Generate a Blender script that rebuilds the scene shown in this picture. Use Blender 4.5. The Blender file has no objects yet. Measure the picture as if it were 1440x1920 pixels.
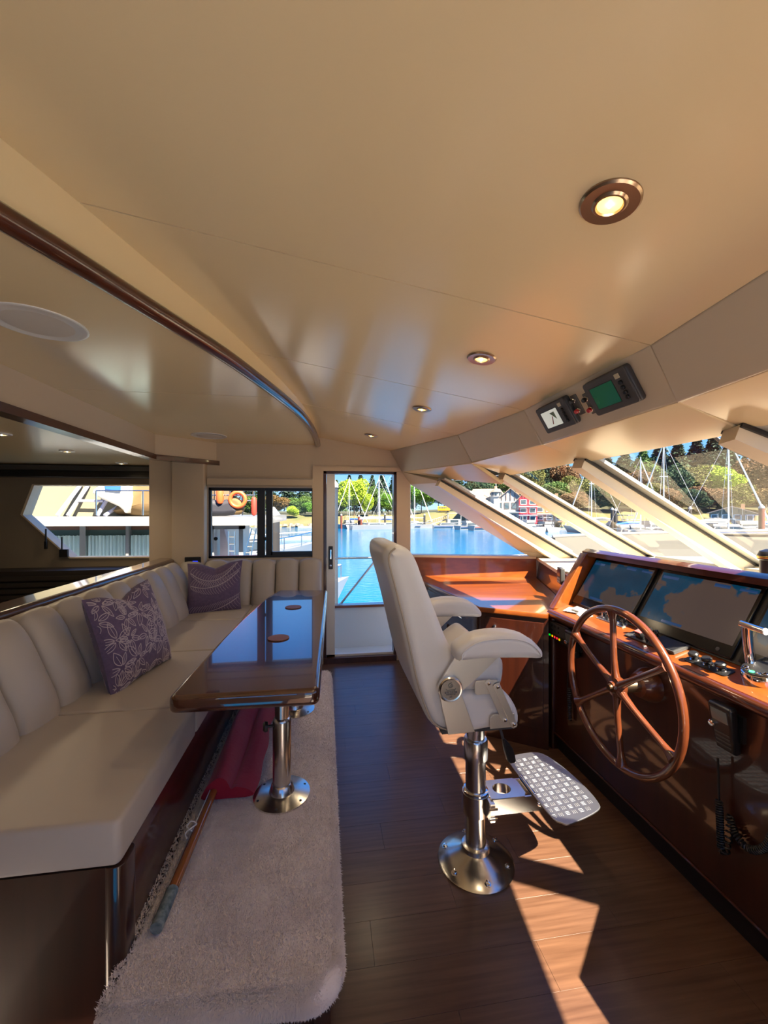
import bpy, bmesh, math, random
from mathutils import Vector as V, Matrix
random.seed(7)
SC = bpy.context.scene
COL = SC.collection
PI = math.pi

# ------------------------------------------------------------------ camera
FPX, YAW, EYE = 760.0, math.atan(110/760), 1.5
RX, FX = (math.cos(YAW), -math.sin(YAW)), (math.sin(YAW), math.cos(YAW))
cam = bpy.data.cameras.new('camera'); cam.sensor_fit = 'VERTICAL'; cam.sensor_height = 36
cam.lens = 36*FPX/1920; cam.clip_start = .02; cam.clip_end = 2000
camo = bpy.data.objects.new('camera', cam); COL.objects.link(camo)
camo.location = (0, 0, EYE); camo.rotation_euler = (PI/2, 0, -YAW)
SC.camera = camo
# ------------------------------------------------------------------ sky, sun, exposure
SUN_L = V((-.40, .74, -1)).normalized()
W = bpy.data.worlds.new('sky'); SC.world = W; W.use_nodes = True
wn, wl = W.node_tree.nodes, W.node_tree.links
bg = wn['Background']; stc = wn.new('ShaderNodeTexCoord'); sxyz = wn.new('ShaderNodeSeparateXYZ'); sramp = wn.new('ShaderNodeValToRGB')
el = sramp.color_ramp.elements; el[0].position = 0; el[0].color = (.50, .74, .95, 1); el[1].position = 1; el[1].color = (.035, .17, .62, 1)
e_ = el.new(.10); e_.color = (.22, .52, .92, 1); e_ = el.new(.32); e_.color = (.055, .28, .85, 1)      # clear summer sky, paler at the horizon
wl.new(stc.outputs['Generated'], sxyz.inputs[0]); wl.new(sxyz.outputs['Z'], sramp.inputs[0]); wl.new(sramp.outputs[0], bg.inputs[0]); bg.inputs[1].default_value = .85
sl = bpy.data.lights.new('sun', 'SUN'); sl.energy = 18; sl.angle = math.radians(.53); sl.color = (1, .86, .68)
so = bpy.data.objects.new('sun', sl); COL.objects.link(so); so.rotation_euler = SUN_L.to_track_quat('-Z', 'Y').to_euler()
LAMP_W = 4.0
SC.view_settings.view_transform = 'Standard'; SC.view_settings.look = 'None'
SC.view_settings.gamma = 1; SC.view_settings.use_curve_mapping = False
SC.view_settings.exposure = .85

# ------------------------------------------------------------------ measuring helpers (rays from the eye point to known planes)
def ray(px, py):
    a = (px-720)/FPX
    return V((RX[0]*a+FX[0], RX[1]*a+FX[1], -(py-960)/FPX))
EYEV = V((0, 0, EYE))
def hit(px, py, p0, n):
    d = ray(px, py); n = V(n); return EYEV+d*((V(p0)-EYEV).dot(n)/d.dot(n))
def hX(px, py, x): return hit(px, py, (x, 0, 0), (1, 0, 0))
def hY(px, py, y): return hit(px, py, (0, y, 0), (0, 1, 0))
def hZ(px, py, z): return hit(px, py, (0, 0, z), (0, 0, 1))
def at(px, D, z=0):
    a = (px-720)/FPX*D
    return V((RX[0]*a+FX[0]*D, RX[1]*a+FX[1]*D, z))
def zpx(py, D): return EYE-(py-960)/FPX*D

# ------------------------------------------------------------------ materials
MATS = {}
def mat(name, col, rough=.5, metal=0., coat=0., spec=.5, bump=None, var=None, emit=None, es=0., sheen=0.):
    if name in MATS: return MATS[name]
    m = bpy.data.materials.new(name); m.use_nodes = True; MATS[name] = m
    n, l = m.node_tree.nodes, m.node_tree.links; b = n['Principled BSDF']
    b.inputs['Base Color'].default_value = (*col, 1); b.inputs['Roughness'].default_value = rough
    b.inputs['Metallic'].default_value = metal; b.inputs['Coat Weight'].default_value = coat
    b.inputs['Coat Roughness'].default_value = .06; b.inputs['Specular IOR Level'].default_value = spec
    b.inputs['Sheen Weight'].default_value = sheen
    tc = n.new('ShaderNodeTexCoord')
    if var:                                   # (scale xyz, colour 2, detail)
        mp = n.new('ShaderNodeMapping'); mp.inputs['Scale'].default_value = var[0]
        t = n.new('ShaderNodeTexNoise'); t.inputs['Scale'].default_value = 1; t.inputs['Detail'].default_value = var[2] if len(var) > 2 else 4
        r = n.new('ShaderNodeValToRGB'); r.color_ramp.elements[0].position = .3; r.color_ramp.elements[1].position = .7
        r.color_ramp.elements[0].color = (*col, 1); r.color_ramp.elements[1].color = (*var[1], 1)
        l.new(tc.outputs['Object'], mp.inputs[0]); l.new(mp.outputs[0], t.inputs[0]); l.new(t.outputs[0], r.inputs[0]); l.new(r.outputs[0], b.inputs['Base Color'])
    if bump:                                  # (scale, strength, distance)
        mp = n.new('ShaderNodeMapping'); mp.inputs['Scale'].default_value = bump[0] if isinstance(bump[0], tuple) else (bump[0],)*3
        t = n.new('ShaderNodeTexNoise'); t.inputs['Scale'].default_value = 1; t.inputs['Detail'].default_value = 3
        bp = n.new('ShaderNodeBump'); bp.inputs['Strength'].default_value = bump[1]; bp.inputs['Distance'].default_value = bump[2]
        l.new(tc.outputs['Object'], mp.inputs[0]); l.new(mp.outputs[0], t.inputs[0]); l.new(t.outputs[0], bp.inputs['Height']); l.new(bp.outputs[0], b.inputs['Normal'])
    if emit: b.inputs['Emission Color'].default_value = (*emit, 1); b.inputs['Emission Strength'].default_value = es
    return m
def glassmat(name, tint=(.96, .98, .98), refl=1.0):
    m = bpy.data.materials.new(name); m.use_nodes = True; n, l = m.node_tree.nodes, m.node_tree.links; n.clear()
    o = n.new('ShaderNodeOutputMaterial'); mx = n.new('ShaderNodeMixShader'); t = n.new('ShaderNodeBsdfTransparent'); g = n.new('ShaderNodeBsdfGlossy')
    fr = n.new('ShaderNodeLayerWeight'); fr.inputs[0].default_value = .5
    pw_ = n.new('ShaderNodeMath'); pw_.operation = 'POWER'; pw_.inputs[1].default_value = 5
    ml = n.new('ShaderNodeMath'); ml.operation = 'MULTIPLY_ADD'; ml.inputs[1].default_value = .90*refl; ml.inputs[2].default_value = .06*refl
    g.inputs['Roughness'].default_value = 0; t.inputs[0].default_value = (*tint, 1)
    l.new(fr.outputs['Facing'], pw_.inputs[0]); l.new(pw_.outputs[0], ml.inputs[0]); l.new(ml.outputs[0], mx.inputs[0]); l.new(t.outputs[0], mx.inputs[1]); l.new(g.outputs[0], mx.inputs[2]); l.new(mx.outputs[0], o.inputs[0])
    return m
def woodmat(name, c1, c2, scale, rough, coat, coatr=.05, bump=.0):
    m = mat(name, c1, rough, coat=coat, var=(scale, c2, 6)); n, l = m.node_tree.nodes, m.node_tree.links
    b = n['Principled BSDF']; b.inputs['Coat Roughness'].default_value = coatr
    if bump:
        t = [x for x in n if x.type == 'TEX_NOISE'][0]; bp = n.new('ShaderNodeBump'); bp.inputs['Strength'].default_value = bump; bp.inputs['Distance'].default_value = .002
        l.new(t.outputs[0], bp.inputs['Height']); l.new(bp.outputs[0], b.inputs['Normal'])
    return m
MAH_Z = woodmat('mahogany_shaded_upright_grain', (.042, .0085, .003), (.022, .0045, .002), (26, 26, 1.6), .3, 1)  # same mahogany, colour darkened for the shade on the upright fronts
MAH_X = woodmat('mahogany_sunlit_crosswise_grain', (.27, .068, .010), (.18, .042, .007), (1.6, 26, 26), .28, 1)  # same mahogany, colour brightened for the sunlight on the counters
MAH_L = woodmat('mahogany_sunlit_shelf_grain', (.27, .068, .010), (.18, .042, .007), (26, 1.6, 26), .28, 1)  # lengthwise mahogany with the sunlight on the shelf put into its colour
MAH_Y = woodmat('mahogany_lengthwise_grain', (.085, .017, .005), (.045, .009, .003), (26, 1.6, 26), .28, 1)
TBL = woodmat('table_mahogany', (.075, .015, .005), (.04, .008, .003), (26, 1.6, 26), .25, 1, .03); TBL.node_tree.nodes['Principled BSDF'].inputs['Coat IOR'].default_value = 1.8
FLOORW = [woodmat('walnut_plank_%s' % s, a, b, (3, 60, 60),   .32, .3, .22, .12) for s, a, b in
          (('dark', (.075, .035, .02), (.135, .068, .04)), ('mid', (.08, .038, .022), (.14, .07, .042)), ('warm', (.078, .036, .02), (.138, .068, .038)))]
CEIL = mat('cream_ceiling_vinyl', (.82, .665, .40), .17, spec=.5, bump=(90, .03, .002))
WALLC = mat('cream_wall_vinyl', (.62, .50, .36), .5, bump=(220, .08, .001))
PAD = mat('cream_padded_vinyl', (.70, .585, .42), .38, bump=(40, .1, .002))
FRAMEC = mat('cream_window_frame', (.74, .63, .45), .4)
UPH = mat('ivory_upholstery', (.47, .42, .37), .42, bump=(160, .06, .001))
CHV = mat('white_chair_vinyl', (.70, .67, .64), .38, bump=(160, .06, .001))
PIPE = mat('taupe_piping', (.42, .35, .27), .45)
STEELB = mat('satin_steel_plate', (.80, .75, .66), .42, metal=1)
STEEL = mat('brushed_steel', (.72, .70, .66), .22, metal=1, bump=((20, 20, 400), .05, .001))
CHROME = mat('polished_chrome', (.85, .85, .85), .05, metal=1)
BRASS = mat('nickel_bronze', (.45, .33, .23), .28, metal=1)
BLACK = mat('black_plastic', (.012, .012, .013), .35)
DGREY = mat('dark_grey_plastic', (.05, .05, .05), .45)
GREY = mat('grey_rubber', (.2, .2, .2), .6)
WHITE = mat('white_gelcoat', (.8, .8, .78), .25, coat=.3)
OFFW = mat('off_white_fabric', (.72, .68, .58), .7)
DARK = mat('dark_bronze_frame', (.02, .02, .024), .35)
BROWNF = woodmat('brown_door_frame', (.07, .02, .01), (.045, .012, .006), (20, 20, 2), .35, .6)
REDCL = mat('red_flag_cloth', (.42, .004, .03), .75, bump=(60, .3, .003), sheen=.3)
CARPET = mat('beige_carpet', (.88, .79, .74), .95, var=((14, 14, 14), (.76, .67, .62)), sheen=.5)
GLASS = glassmat('window_glass', (.96, .98, .98), .55); GLASSD = glassmat('windscreen_glass', (.95, .97, .96), .38)
RED = mat('red_knob', (.5, .01, .015), .3, coat=.6)
PAPER = mat('white_paper', (.8, .79, .74), .8)
SPK = mat('speaker_cloth', (.62, .58, .52), .8, bump=(600, .3, .001))

# ------------------------------------------------------------------ mesh helpers
def link(name, me, m, parent=None, smooth=True):
    o = bpy.data.objects.new(name, me); COL.objects.link(o)
    if m: me.materials.append(m)
    if smooth and len(me.polygons):
        me.polygons.foreach_set('use_smooth', [True]*len(me.polygons))
        try: me.set_sharp_from_angle(angle=math.radians(smooth if smooth is not True else 38))
        except Exception: pass
    if parent is not None: o.parent = parent
    return o
def rootloc(p):
    l = V((0, 0, 0))
    while p is not None: l += p.location; p = p.parent
    return l
class MB:
    def __init__(s): s.v, s.f = [], []
    def add(s, vs, fs):
        b = len(s.v); s.v += [tuple(v) for v in vs]; s.f += [tuple(i+b for i in f) for f in fs]; return s
    def box(s, lo, hi, M=None):
        x0, y0, z0 = lo; x1, y1, z1 = hi
        vs = [V(p) for p in ((x0,y0,z0),(x1,y0,z0),(x1,y1,z0),(x0,y1,z0),(x0,y0,z1),(x1,y0,z1),(x1,y1,z1),(x0,y1,z1))]
        if M: vs = [M@v for v in vs]
        return s.add(vs, [(0,3,2,1),(4,5,6,7),(0,1,5,4),(1,2,6,5),(2,3,7,6),(3,0,4,7)])
    def hexa(s, b, t):      # bottom ring, top ring (any n)
        n = len(b)
        return s.add(list(b)+list(t), [tuple(range(n-1,-1,-1)), tuple(range(n,2*n))]+[(i,(i+1)%n,n+(i+1)%n,n+i) for i in range(n)])
    def tube(s, pts, r, n=8, cap=True, closed=False):
        pts = [V(p) for p in pts]; N = len(pts); rs = r if isinstance(r, (list, tuple)) else [r]*N
        rings = []; prev = None
        for i, p in enumerate(pts):
            if closed: t = pts[(i+1)%N]-pts[i-1]
            else: t = pts[min(i+1,N-1)]-pts[max(i-1,0)]
            t = t.normalized() if t.length > 1e-9 else V((0,0,1))
            a = prev-t*prev.dot(t) if prev is not None else None
            if a is None or a.length < 1e-6:
                a = t.cross(V((0,0,1)));  a = t.cross(V((1,0,0))) if a.length < .05 else a
            a.normalize(); prev = a; b = t.cross(a)
            rings.append([p+(a*math.cos(2*PI*k/n)+b*math.sin(2*PI*k/n))*rs[i] for k in range(n)])
        base = len(s.v)
        for g in rings: s.v += [tuple(q) for q in g]
        for i in range(N if closed else N-1):
            j = (i+1)%N
            for k in range(n): s.f.append((base+i*n+k, base+i*n+(k+1)%n, base+j*n+(k+1)%n, base+j*n+k))
        if cap and not closed:
            s.f.append(tuple(base+k for k in range(n-1,-1,-1))); s.f.append(tuple(base+(N-1)*n+k for k in range(n)))
        return s
    def lathe(s, prof, o=(0,0,0), axis=(0,0,1), n=24):
        ax = V(axis).normalized(); a = ax.cross(V((1,0,0)));  a = ax.cross(V((0,1,0))) if a.length < .1 else a
        a.normalize(); b = ax.cross(a); o = V(o); base = len(s.v); N = len(prof)
        for r, z in prof:
            for k in range(n): s.v.append(tuple(o+ax*z+(a*math.cos(2*PI*k/n)+b*math.sin(2*PI*k/n))*r))
        for i in range(N-1):
            for k in range(n): s.f.append((base+i*n+k, base+i*n+(k+1)%n, base+(i+1)*n+(k+1)%n, base+(i+1)*n+k))
        if prof[0][0] > 1e-6: s.f.append(tuple(base+k for k in range(n-1,-1,-1)))
        if prof[-1][0] > 1e-6: s.f.append(tuple(base+(N-1)*n+k for k in range(n)))
        return s
    def puff(s, poly, d0, d1, r, o=(0,0,0), u=(1,0,0), v=(0,1,0), w=(0,0,1), n=4, crown=0.):
        """polygon in the (u,v) plane, thick along w from d0 to d1, edges rounded by r (soft padded body)"""
        o, u, v, w = V(o), V(u), V(v), V(w); P = [V((p[0], p[1])) for p in poly]; N = len(P)
        A = sum(P[i].x*P[(i+1)%N].y-P[(i+1)%N].x*P[i].y for i in range(N))
        if A < 0: P.reverse()
        nr = []
        for i in range(N):
            e0 = (P[i]-P[i-1]); e1 = (P[(i+1)%N]-P[i]); e0.normalize(); e1.normalize()
            n0, n1 = V((-e0.y, e0.x)), V((-e1.y, e1.x)); m = n0+n1
            m = m.normalized() if m.length > 1e-6 else n0
            nr.append(m/max(.5, m.dot(n0)))
        lim = []
        for i in range(N):
            n_ = nr[i].normalized(); m_ = 9.
            for j in range(N):
                d_ = P[j]-P[i]; dn_ = d_.dot(n_)
                if j != i and dn_ > 1e-7 and d_.length > 1e-6: m_ = min(m_, d_.length_squared/(2*dn_))
            lim.append(m_*.92/max(1., nr[i].length))
        rings = []; r = min(r, abs(d1-d0)/2)
        for k in range(n+1):
            a = PI/2*k/n; rings.append((r*(1-math.sin(a)), d0+r*(1-math.cos(a))))
        for k in range(n+1):
            a = PI/2*(1-k/n); rings.append((r*(1-math.sin(a)), d1-r*(1-math.cos(a))))
        fl = min(.003, r*.3); rings = [(r+fl, d0)]+rings+[(r+fl, d1)]
        base = len(s.v)
        for ins, d in rings:
            for i in range(N):
                q = P[i]+nr[i]*min(ins, lim[i]); s.v.append(tuple(o+u*q.x+v*q.y+w*d))
        flip = u.cross(v).dot(w) < 0
        fs = []
        for j in range(len(rings)-1):
            for i in range(N): fs.append((base+j*N+i, base+j*N+(i+1)%N, base+(j+1)*N+(i+1)%N, base+(j+1)*N+i))
        c = sum(P, V((0,0)))/N
        for ring, d, dd in ((0, d0, -crown), (len(rings)-1, d1, crown)):
            if crown:
                edge = [V(s.v[base+ring*N+i]) for i in range(N)]; cc = o+u*c.x+v*c.y+w*d; prev_ = [base+ring*N+i for i in range(N)]
                for sc_ in (.85, .65, .42, .2):
                    cur = []
                    for q in edge: cur.append(len(s.v)); s.v.append(tuple(cc+(q-cc)*sc_+w*dd*(1-sc_**2.5)))
                    for i in range(N):
                        f = (prev_[i], prev_[(i+1) % N], cur[(i+1) % N], cur[i]); fs.append(f if ring else f[::-1])
                    prev_ = cur
                f = tuple(prev_); fs.append(f if ring else f[::-1])
            else:
                f = tuple(base+ring*N+i for i in range(N)); fs.append(f if ring else f[::-1])
        s.f += [f[::-1] for f in fs] if flip else fs
        return s
    def build(s, name, m, parent=None, smooth=True, world=True):
        me = bpy.data.meshes.new(name)
        off = rootloc(parent) if (parent is not None and world) else V((0,0,0))
        me.from_pydata([(v[0]-off.x, v[1]-off.y, v[2]-off.z) for v in s.v], [], s.f); me.update()
        return link(name, me, m, parent, smooth)
def rrect(x0, y0, x1, y1, r, n=4):
    out = []
    for cx, cy, a0 in ((x1-r,y1-r,0),(x0+r,y1-r,PI/2),(x0+r,y0+r,PI),(x1-r,y0+r,1.5*PI)):
        for k in range(n+1): a = a0+PI/2*k/n; out.append((cx+r*math.cos(a), cy+r*math.sin(a)))
    return out
def rpoly(pts, rs, n=5):
    out = []; N = len(pts); pts = [V(p) for p in pts]
    for i in range(N):
        p, a, b = pts[i], pts[i-1], pts[(i+1) % N]; r = rs[i] if hasattr(rs, '__len__') else rs
        d0, d1 = (a-p).normalized(), (b-p).normalized()
        for k in range(n+1):
            t = k/n; out.append((p+d0*r)*(1-t)**2+p*2*t*(1-t)+(p+d1*r)*t*t)
    return [(q.x, q.y) for q in out]
def smoothp(pts, n=4, closed=True):
    N = len(pts); out = []
    rng = range(N) if closed else range(N-1)
    g = (lambda i: V(pts[i % N])) if closed else (lambda i: V(pts[max(0, min(N-1, i))]))
    for i in rng:
        p0, p1, p2, p3 = g(i-1), g(i), g(i+1), g(i+2)
        for k in range(n):
            t = k/n; out.append(.5*((2*p1)+(p2-p0)*t+(2*p0-5*p1+4*p2-p3)*t*t+(3*p1-p0-3*p2+p3)*t**3))
    if not closed: out.append(V(pts[-1]))
    return out
def tag(o, label=None, cat=None, group=None, kind=None):
    if label: o['label'] = label
    if cat: o['category'] = cat
    if group: o['group'] = group
    if kind: o['kind'] = kind
    return o
def thing(name, label, cat, loc=(0,0,0), group=None):
    o = bpy.data.objects.new(name, None); COL.objects.link(o); o.location = loc; o.empty_display_size = .1
    return tag(o, label, cat, group)
def struct(name, loc=(0,0,0)):
    o = bpy.data.objects.new(name, None); COL.objects.link(o); o.location = loc; o['kind'] = 'structure'; return o
def copy_tree(o, loc=None, label=None, parent=None, rz=None, scale=None):
    c = o.copy(); COL.objects.link(c); c.parent = parent
    for ch in list(o.children): copy_tree(ch, parent=c)
    if loc is not None: c.location = loc
    if rz is not None: c.rotation_euler.z = rz
    if scale is not None: c.scale = (scale,)*3 if not hasattr(scale, '__len__') else scale
    if label: c['label'] = label
    return c
def slab(pts, n, th):
    """polygon thickened along n"""
    n = V(n); return MB().hexa([V(p) for p in pts], [V(p)+n*th for p in pts])
def poly_normal(pts):
    n = V((0,0,0))
    for i in range(len(pts)): n += V(pts[i]).cross(V(pts[(i+1) % len(pts)]))
    return n.normalized()
def panel(name, pts, toward, m, parent, gap=.002, th=.012, r=.004):
    """upholstered or veneered piece over polygon pts; its face looks toward 'toward'; the joint around it stays open"""
    pts = [V(p) for p in pts]; n = poly_normal(pts); c = sum(pts, V((0,0,0)))/len(pts)
    if n.dot(V(toward)-c) < 0: n = -n
    u = (pts[1]-pts[0]).normalized(); v = n.cross(u); o = pts[0]
    P = [((p-o).dot(u), (p-o).dot(v)) for p in pts]
    mb = MB(); q = MB().puff(P, -th, 0, r+gap, o, u, v, n, 3)
    return q.build(name, m, parent)

# ================================================================== the cabin shell
YW, YN, YC = 4.06, -.80, 1.63            # port wall, starboard wall (behind the photographer), centreline
def mir(p): return V((p[0], 2*YC-p[1], p[2]))
def zc(x): return 2.235-.165*(x+.05)     # sloping ceiling plane
# key points of the raked front, port half then mirrored
B0, B1, B2 = V((.645, 4.06, zc(.645))), V((.96, 2.87, zc(.96))), V((1.06, 2.06, zc(1.06)))
L0, L1, L2 = V((.765, 4.02, 1.905)), V((1.065, 2.87, 1.86)), V((1.17, 2.06, 1.867))
T1, T2, T3 = hY(833, 905, 3.45), hY(952, 891, 2.87), hY(1100, 867, 2.06)
S1, S2, S3 = hZ(1070, 1043, 1.07), hZ(1212, 1043, 1.10), hZ(1412, 1060, 1.135)
BL, LL, TL, SL = ([a, b, c, mir(c), mir(b), mir(a)] for a, b, c in ((B0,B1,B2),(L0,L1,L2),(T1,T2,T3),(S1,S2,S3)))
Q0 = V((.84, 4.06, 0))                   # where the wall turns in towards the bow

# ---- floor of planks
floor = struct('floor')
MB().box((-.25, YN, -.06), (2.6, YW+.1, -.012)).build('subfloor', DARK, floor)
k = 0; y = YN
while y < YW:
    w = .152; x = -.2; off = (k*.37) % 1.0; xs = [-.2]+[e for e in (off*.9, off*.9+.9) if -.1 < e < 1.5]+[1.62]
    for a, b in zip(xs, xs[1:]):
        p = MB().puff([(a+.0004, y+.0004), (b-.0004, y+.0004), (b-.0004, min(y+w, YW)-.0004), (a+.0004, min(y+w, YW)-.0004)], -.012, 0, .0002, n=1)
        p.build('plank', FLOORW[(k*7+int(b*10)) % 3], floor)
    k += 1; y += w

# ---- side walls
def side_wall(name, sgn):
    y0, y1 = (YW, YW+.1) if sgn > 0 else (YN-.1, YN)
    st = struct(name); m = MB()
    for x0, x1, z0, z1 in ((-1.62,-1.106,-.7,2.5), (-1.106,-.12,-.3,1.055), (-1.106,-.12,1.735,2.5), (-.12,-.018,-.3,2.5), (-.018,.712,1.905,2.5), (.712,.85,-.3,2.5), (-.018,.712,-.3,0)):
        m.box((x0, y0, z0), (x1, y1, z1))
    m.build('wall_panel', WALLC, st)
    return st
side_wall('wall_far', 1); side_wall('wall_near', -1)
# raised surround around the door, and square pillar by the settee
tr = struct('trim_1')
for a, b in (((-.125, YW-.022, 0), (-.02, YW, 1.907)), ((.714, YW-.022, 0), (.85, YW, 1.905)), ((-.125, YW-.022, 1.907), (.85, YW, 1.95))):
    MB().box(a, b).build('jamb', WALLC, tr)
tr = struct('trim_2')
MB().puff(rrect(-1.40, YW-.10, -1.112, YW, .012), .3, 1.97, .002).build('pillar', WALLC, tr)
MB().box((-1.62, YW-.02, .3), (-1.40, YW+.75, 2.0)).build('pillar_return', WALLC, tr)

# ---- raked quarter wall with its triangular window (port, mirrored to starboard)
def quarter(name, wname, sgn):
    f = (lambda p: V(p)) if sgn > 0 else mir
    d = V((S1.x-Q0.x, S1.y-Q0.y, 0)).normalized(); n = V((-d.y, d.x, 0)); n = n if n.y > 0 else -n   # outward
    qp = Q0; H = lambda px, py: hit(px, py, qp, n)
    tri = [H(769, 908), H(975, 1034), H(769, 1042)]
    up = [H(757, 884), H(833, 905), H(1068, 1044), H(1003, 1048)]
    st = struct(name)
    # post beside the door, pillar beam along the windscreen, sill below
    def plate(mb, pts, th=.09): mb.hexa([f(p) for p in pts], [f(V(p)+n*th) for p in pts])
    a = MB(); plate(a, [H(755, 884), tri[0], tri[2], H(769, 1046), H(755, 1046)]); a.build('post', FRAMEC, st, False)
    a = MB(); t1, s1_ = TL[0], SL[0]
    for pts in ([H(755, 884), L0, t1, tri[0]], [tri[0], t1, s1_, tri[1]], [tri[1], s1_, V((s1_.x, s1_.y, 1.05)), H(1003, 1048)]):
        a.hexa([f(p) for p in pts], [f(V(p)+V((.05, .05, .05))) for p in pts])
    a.build('corner_pillar', FRAMEC, st, False)
    p0, p1 = H(755, 1042), H(1003, 1042); zl = 1.045
    a = MB(); a.hexa([f(V((p.x, p.y, zl))+n*o) for p, o in ((p0, -.05), (p1, -.05), (p1, .09), (p0, .09))],
                     [f(V((p.x, p.y, zl+.022))+n*o) for p, o in ((p0, -.05), (p1, -.05), (p1, .09), (p0, .09))]); a.build('window_sill', FRAMEC, st, False)
    a = MB(); s1 = V((S1.x, S1.y, 0)); plate(a, [(Q0.x, Q0.y, -.3), (s1.x, s1.y, -.3), (s1.x, s1.y, zl), (Q0.x, Q0.y, zl)], .08); a.build('wall_panel', WHITE, st, False)
    w = struct(wname)
    MB().add([f(p+n*.05) for p in tri], [(0, 1, 2)]).build('pane', GLASS, w, False)
    return tri, n
QTRI, QN = quarter('wall_quarter_far', 'window_2', 1)
quarter('wall_quarter_near', 'window_3', -1)

# ---- windscreen: five raked panes between four mullions
ws = struct('window_4')
for i in range(5):
    MB().add([TL[i], TL[i+1], SL[i+1], SL[i]], [(0, 1, 2, 3)]).build('pane', GLASSD, ws, False)
for i in range(6):
    t, s_ = TL[i], SL[i]; d = (s_-t).normalized(); side = V((0, 1, 0)); side = (side-d*side.dot(d)).normalized()
    nn = d.cross(side); nn = nn if nn.z > 0 else -nn
    t2, s2 = t-d*.05, s_+d*.05; a = MB()
    for p, q, x0, x1, z0, z1 in ((t2, s2, -.036, .036, -.13, -.004),): a.hexa([p+side*x0+nn*z0*.45, p+side*x1+nn*z0*.45, p+side*x1+nn*z1, p+side*x0+nn*z1], [q+side*x0+nn*z0, q+side*x1+nn*z0, q+side*x1+nn*z1, q+side*x0+nn*z1])
    mu = a.build('mullion', FRAMEC, ws, False)
    a = MB(); a.hexa([t2+side*x+nn*z for x, z in ((-.095,.004),(.045,.004),(.045,.022),(-.095,.022))], [s2+side*x+nn*z for x, z in ((-.095,.004),(.045,.004),(.045,.022),(-.095,.022))]); a.build('outer_cover', mat('grey_cover_strip', (.42, .41, .38), .5), mu, False)
    a = MB()
    for x in (-.037, .037): a.hexa([t2+side*(x+e)+nn*z for e, z in ((-.008,-.014),(.008,-.014),(.008,.001),(-.008,.001))], [s2+side*(x+e)+nn*z for e, z in ((-.008,-.014),(.008,-.014),(.008,.001),(-.008,.001))])
    a.build('gasket', BLACK, mu, False)

# ---- ceiling in four sloping panels, seams athwart the cabin
FASC = [(-1.45, -.80), (-1.30, -.3), (-1.02, .45), (-.73, 1.03), (-.575, 1.42), (-.43, 1.80), (-.325, 2.16), (-.225, 2.55), (-.15, 2.95), (-.105, 3.4), (-.085, 3.8), (-.08, 4.06)]
FS = [(p.x, p.y) for p in smoothp([V((a, b, 0)) for a, b in FASC], 4, False)]
def fx(y):
    for (x0, y0), (x1, y1) in zip(FS, FS[1:]):
        if y0 <= y <= y1: return x0+(x1-x0)*(y-y0)/(y1-y0)
    return FS[0][0] if y < FS[0][1] else FS[-1][0]
def bx_(y):
    for p, q in zip(BL, BL[1:]):
        if q.y <= y <= p.y: return p.x+(q.x-p.x)*(y-p.y)/(q.y-p.y)
    return BL[0].x
ceil = struct('ceiling')
def strip(y0, y1, fl, fr, fz, th, n=8):
    ys = [y0+.0028+(y1-y0-.0056)*i/n for i in range(n+1)]
    rim = [(fl(y), y) for y in ys]+[(fr(y), y) for y in reversed(ys)]
    return MB().hexa([(x, y, fz(x)) for x, y in rim], [(x, y, fz(x)+th) for x, y in rim])
for a, b in ((YN, .40), (.40, 1.2), (1.2, 2.06), (2.06, 2.87), (2.87, YW)):
    strip(a, b, lambda y: fx(y)-.004, lambda y: bx_(y)+.02, zc, .012).build('ceiling_panel', CEIL, ceil, False)
strip(YN, YW, lambda y: fx(y)-.004, lambda y: bx_(y)+.03, lambda x: zc(x)+.014, .01).build('ceiling_backing', BLACK, ceil, False)
# dropped soffit over the settee
ZS = 2.16
sof = struct('trim_3')
def soffit(y0, y1, name):
    ys = [y0+.0028+(y1-y0-.0056)*i/12 for i in range(13)]
    left = [(-1.43, ys[0])]+([(-1.43, 3.68), (-1.03, YW)] if y1 > 4 else [(-1.43, ys[-1])])
    rim = [(fx(y)-.012, y) for y in ys]+left[::-1]
    MB().hexa([(x, y, ZS) for x, y in rim], [(x, y, ZS+.012) for x, y in rim]).build(name, CEIL, sof, False)
soffit(YN, 2.4, 'soffit_panel'); soffit(2.4, YW, 'soffit_panel')
a = MB(); nF = len(FS)
a.add([(x, y, ZS) for x, y in FS]+[(x, y, zc(x)+.01) for x, y in FS]+[(x-.012, y, zc(x)+.01) for x, y in FS]+[(x-.012, y, ZS) for x, y in FS],
      [(i, i+1, nF+i+1, nF+i) for i in range(nF-1)]+[(2*nF+i, 2*nF+i+1, 3*nF+i+1, 3*nF+i) for i in range(nF-1)])
a.build('fascia', CEIL, sof)
tr = struct('trim_4')
MB().tube([(x+.004, y, ZS+.008) for x, y in FS[4:]], [.030]*(len(FS)-4), 12).build('mahogany_bead', MAH_Y, tr)
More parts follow.
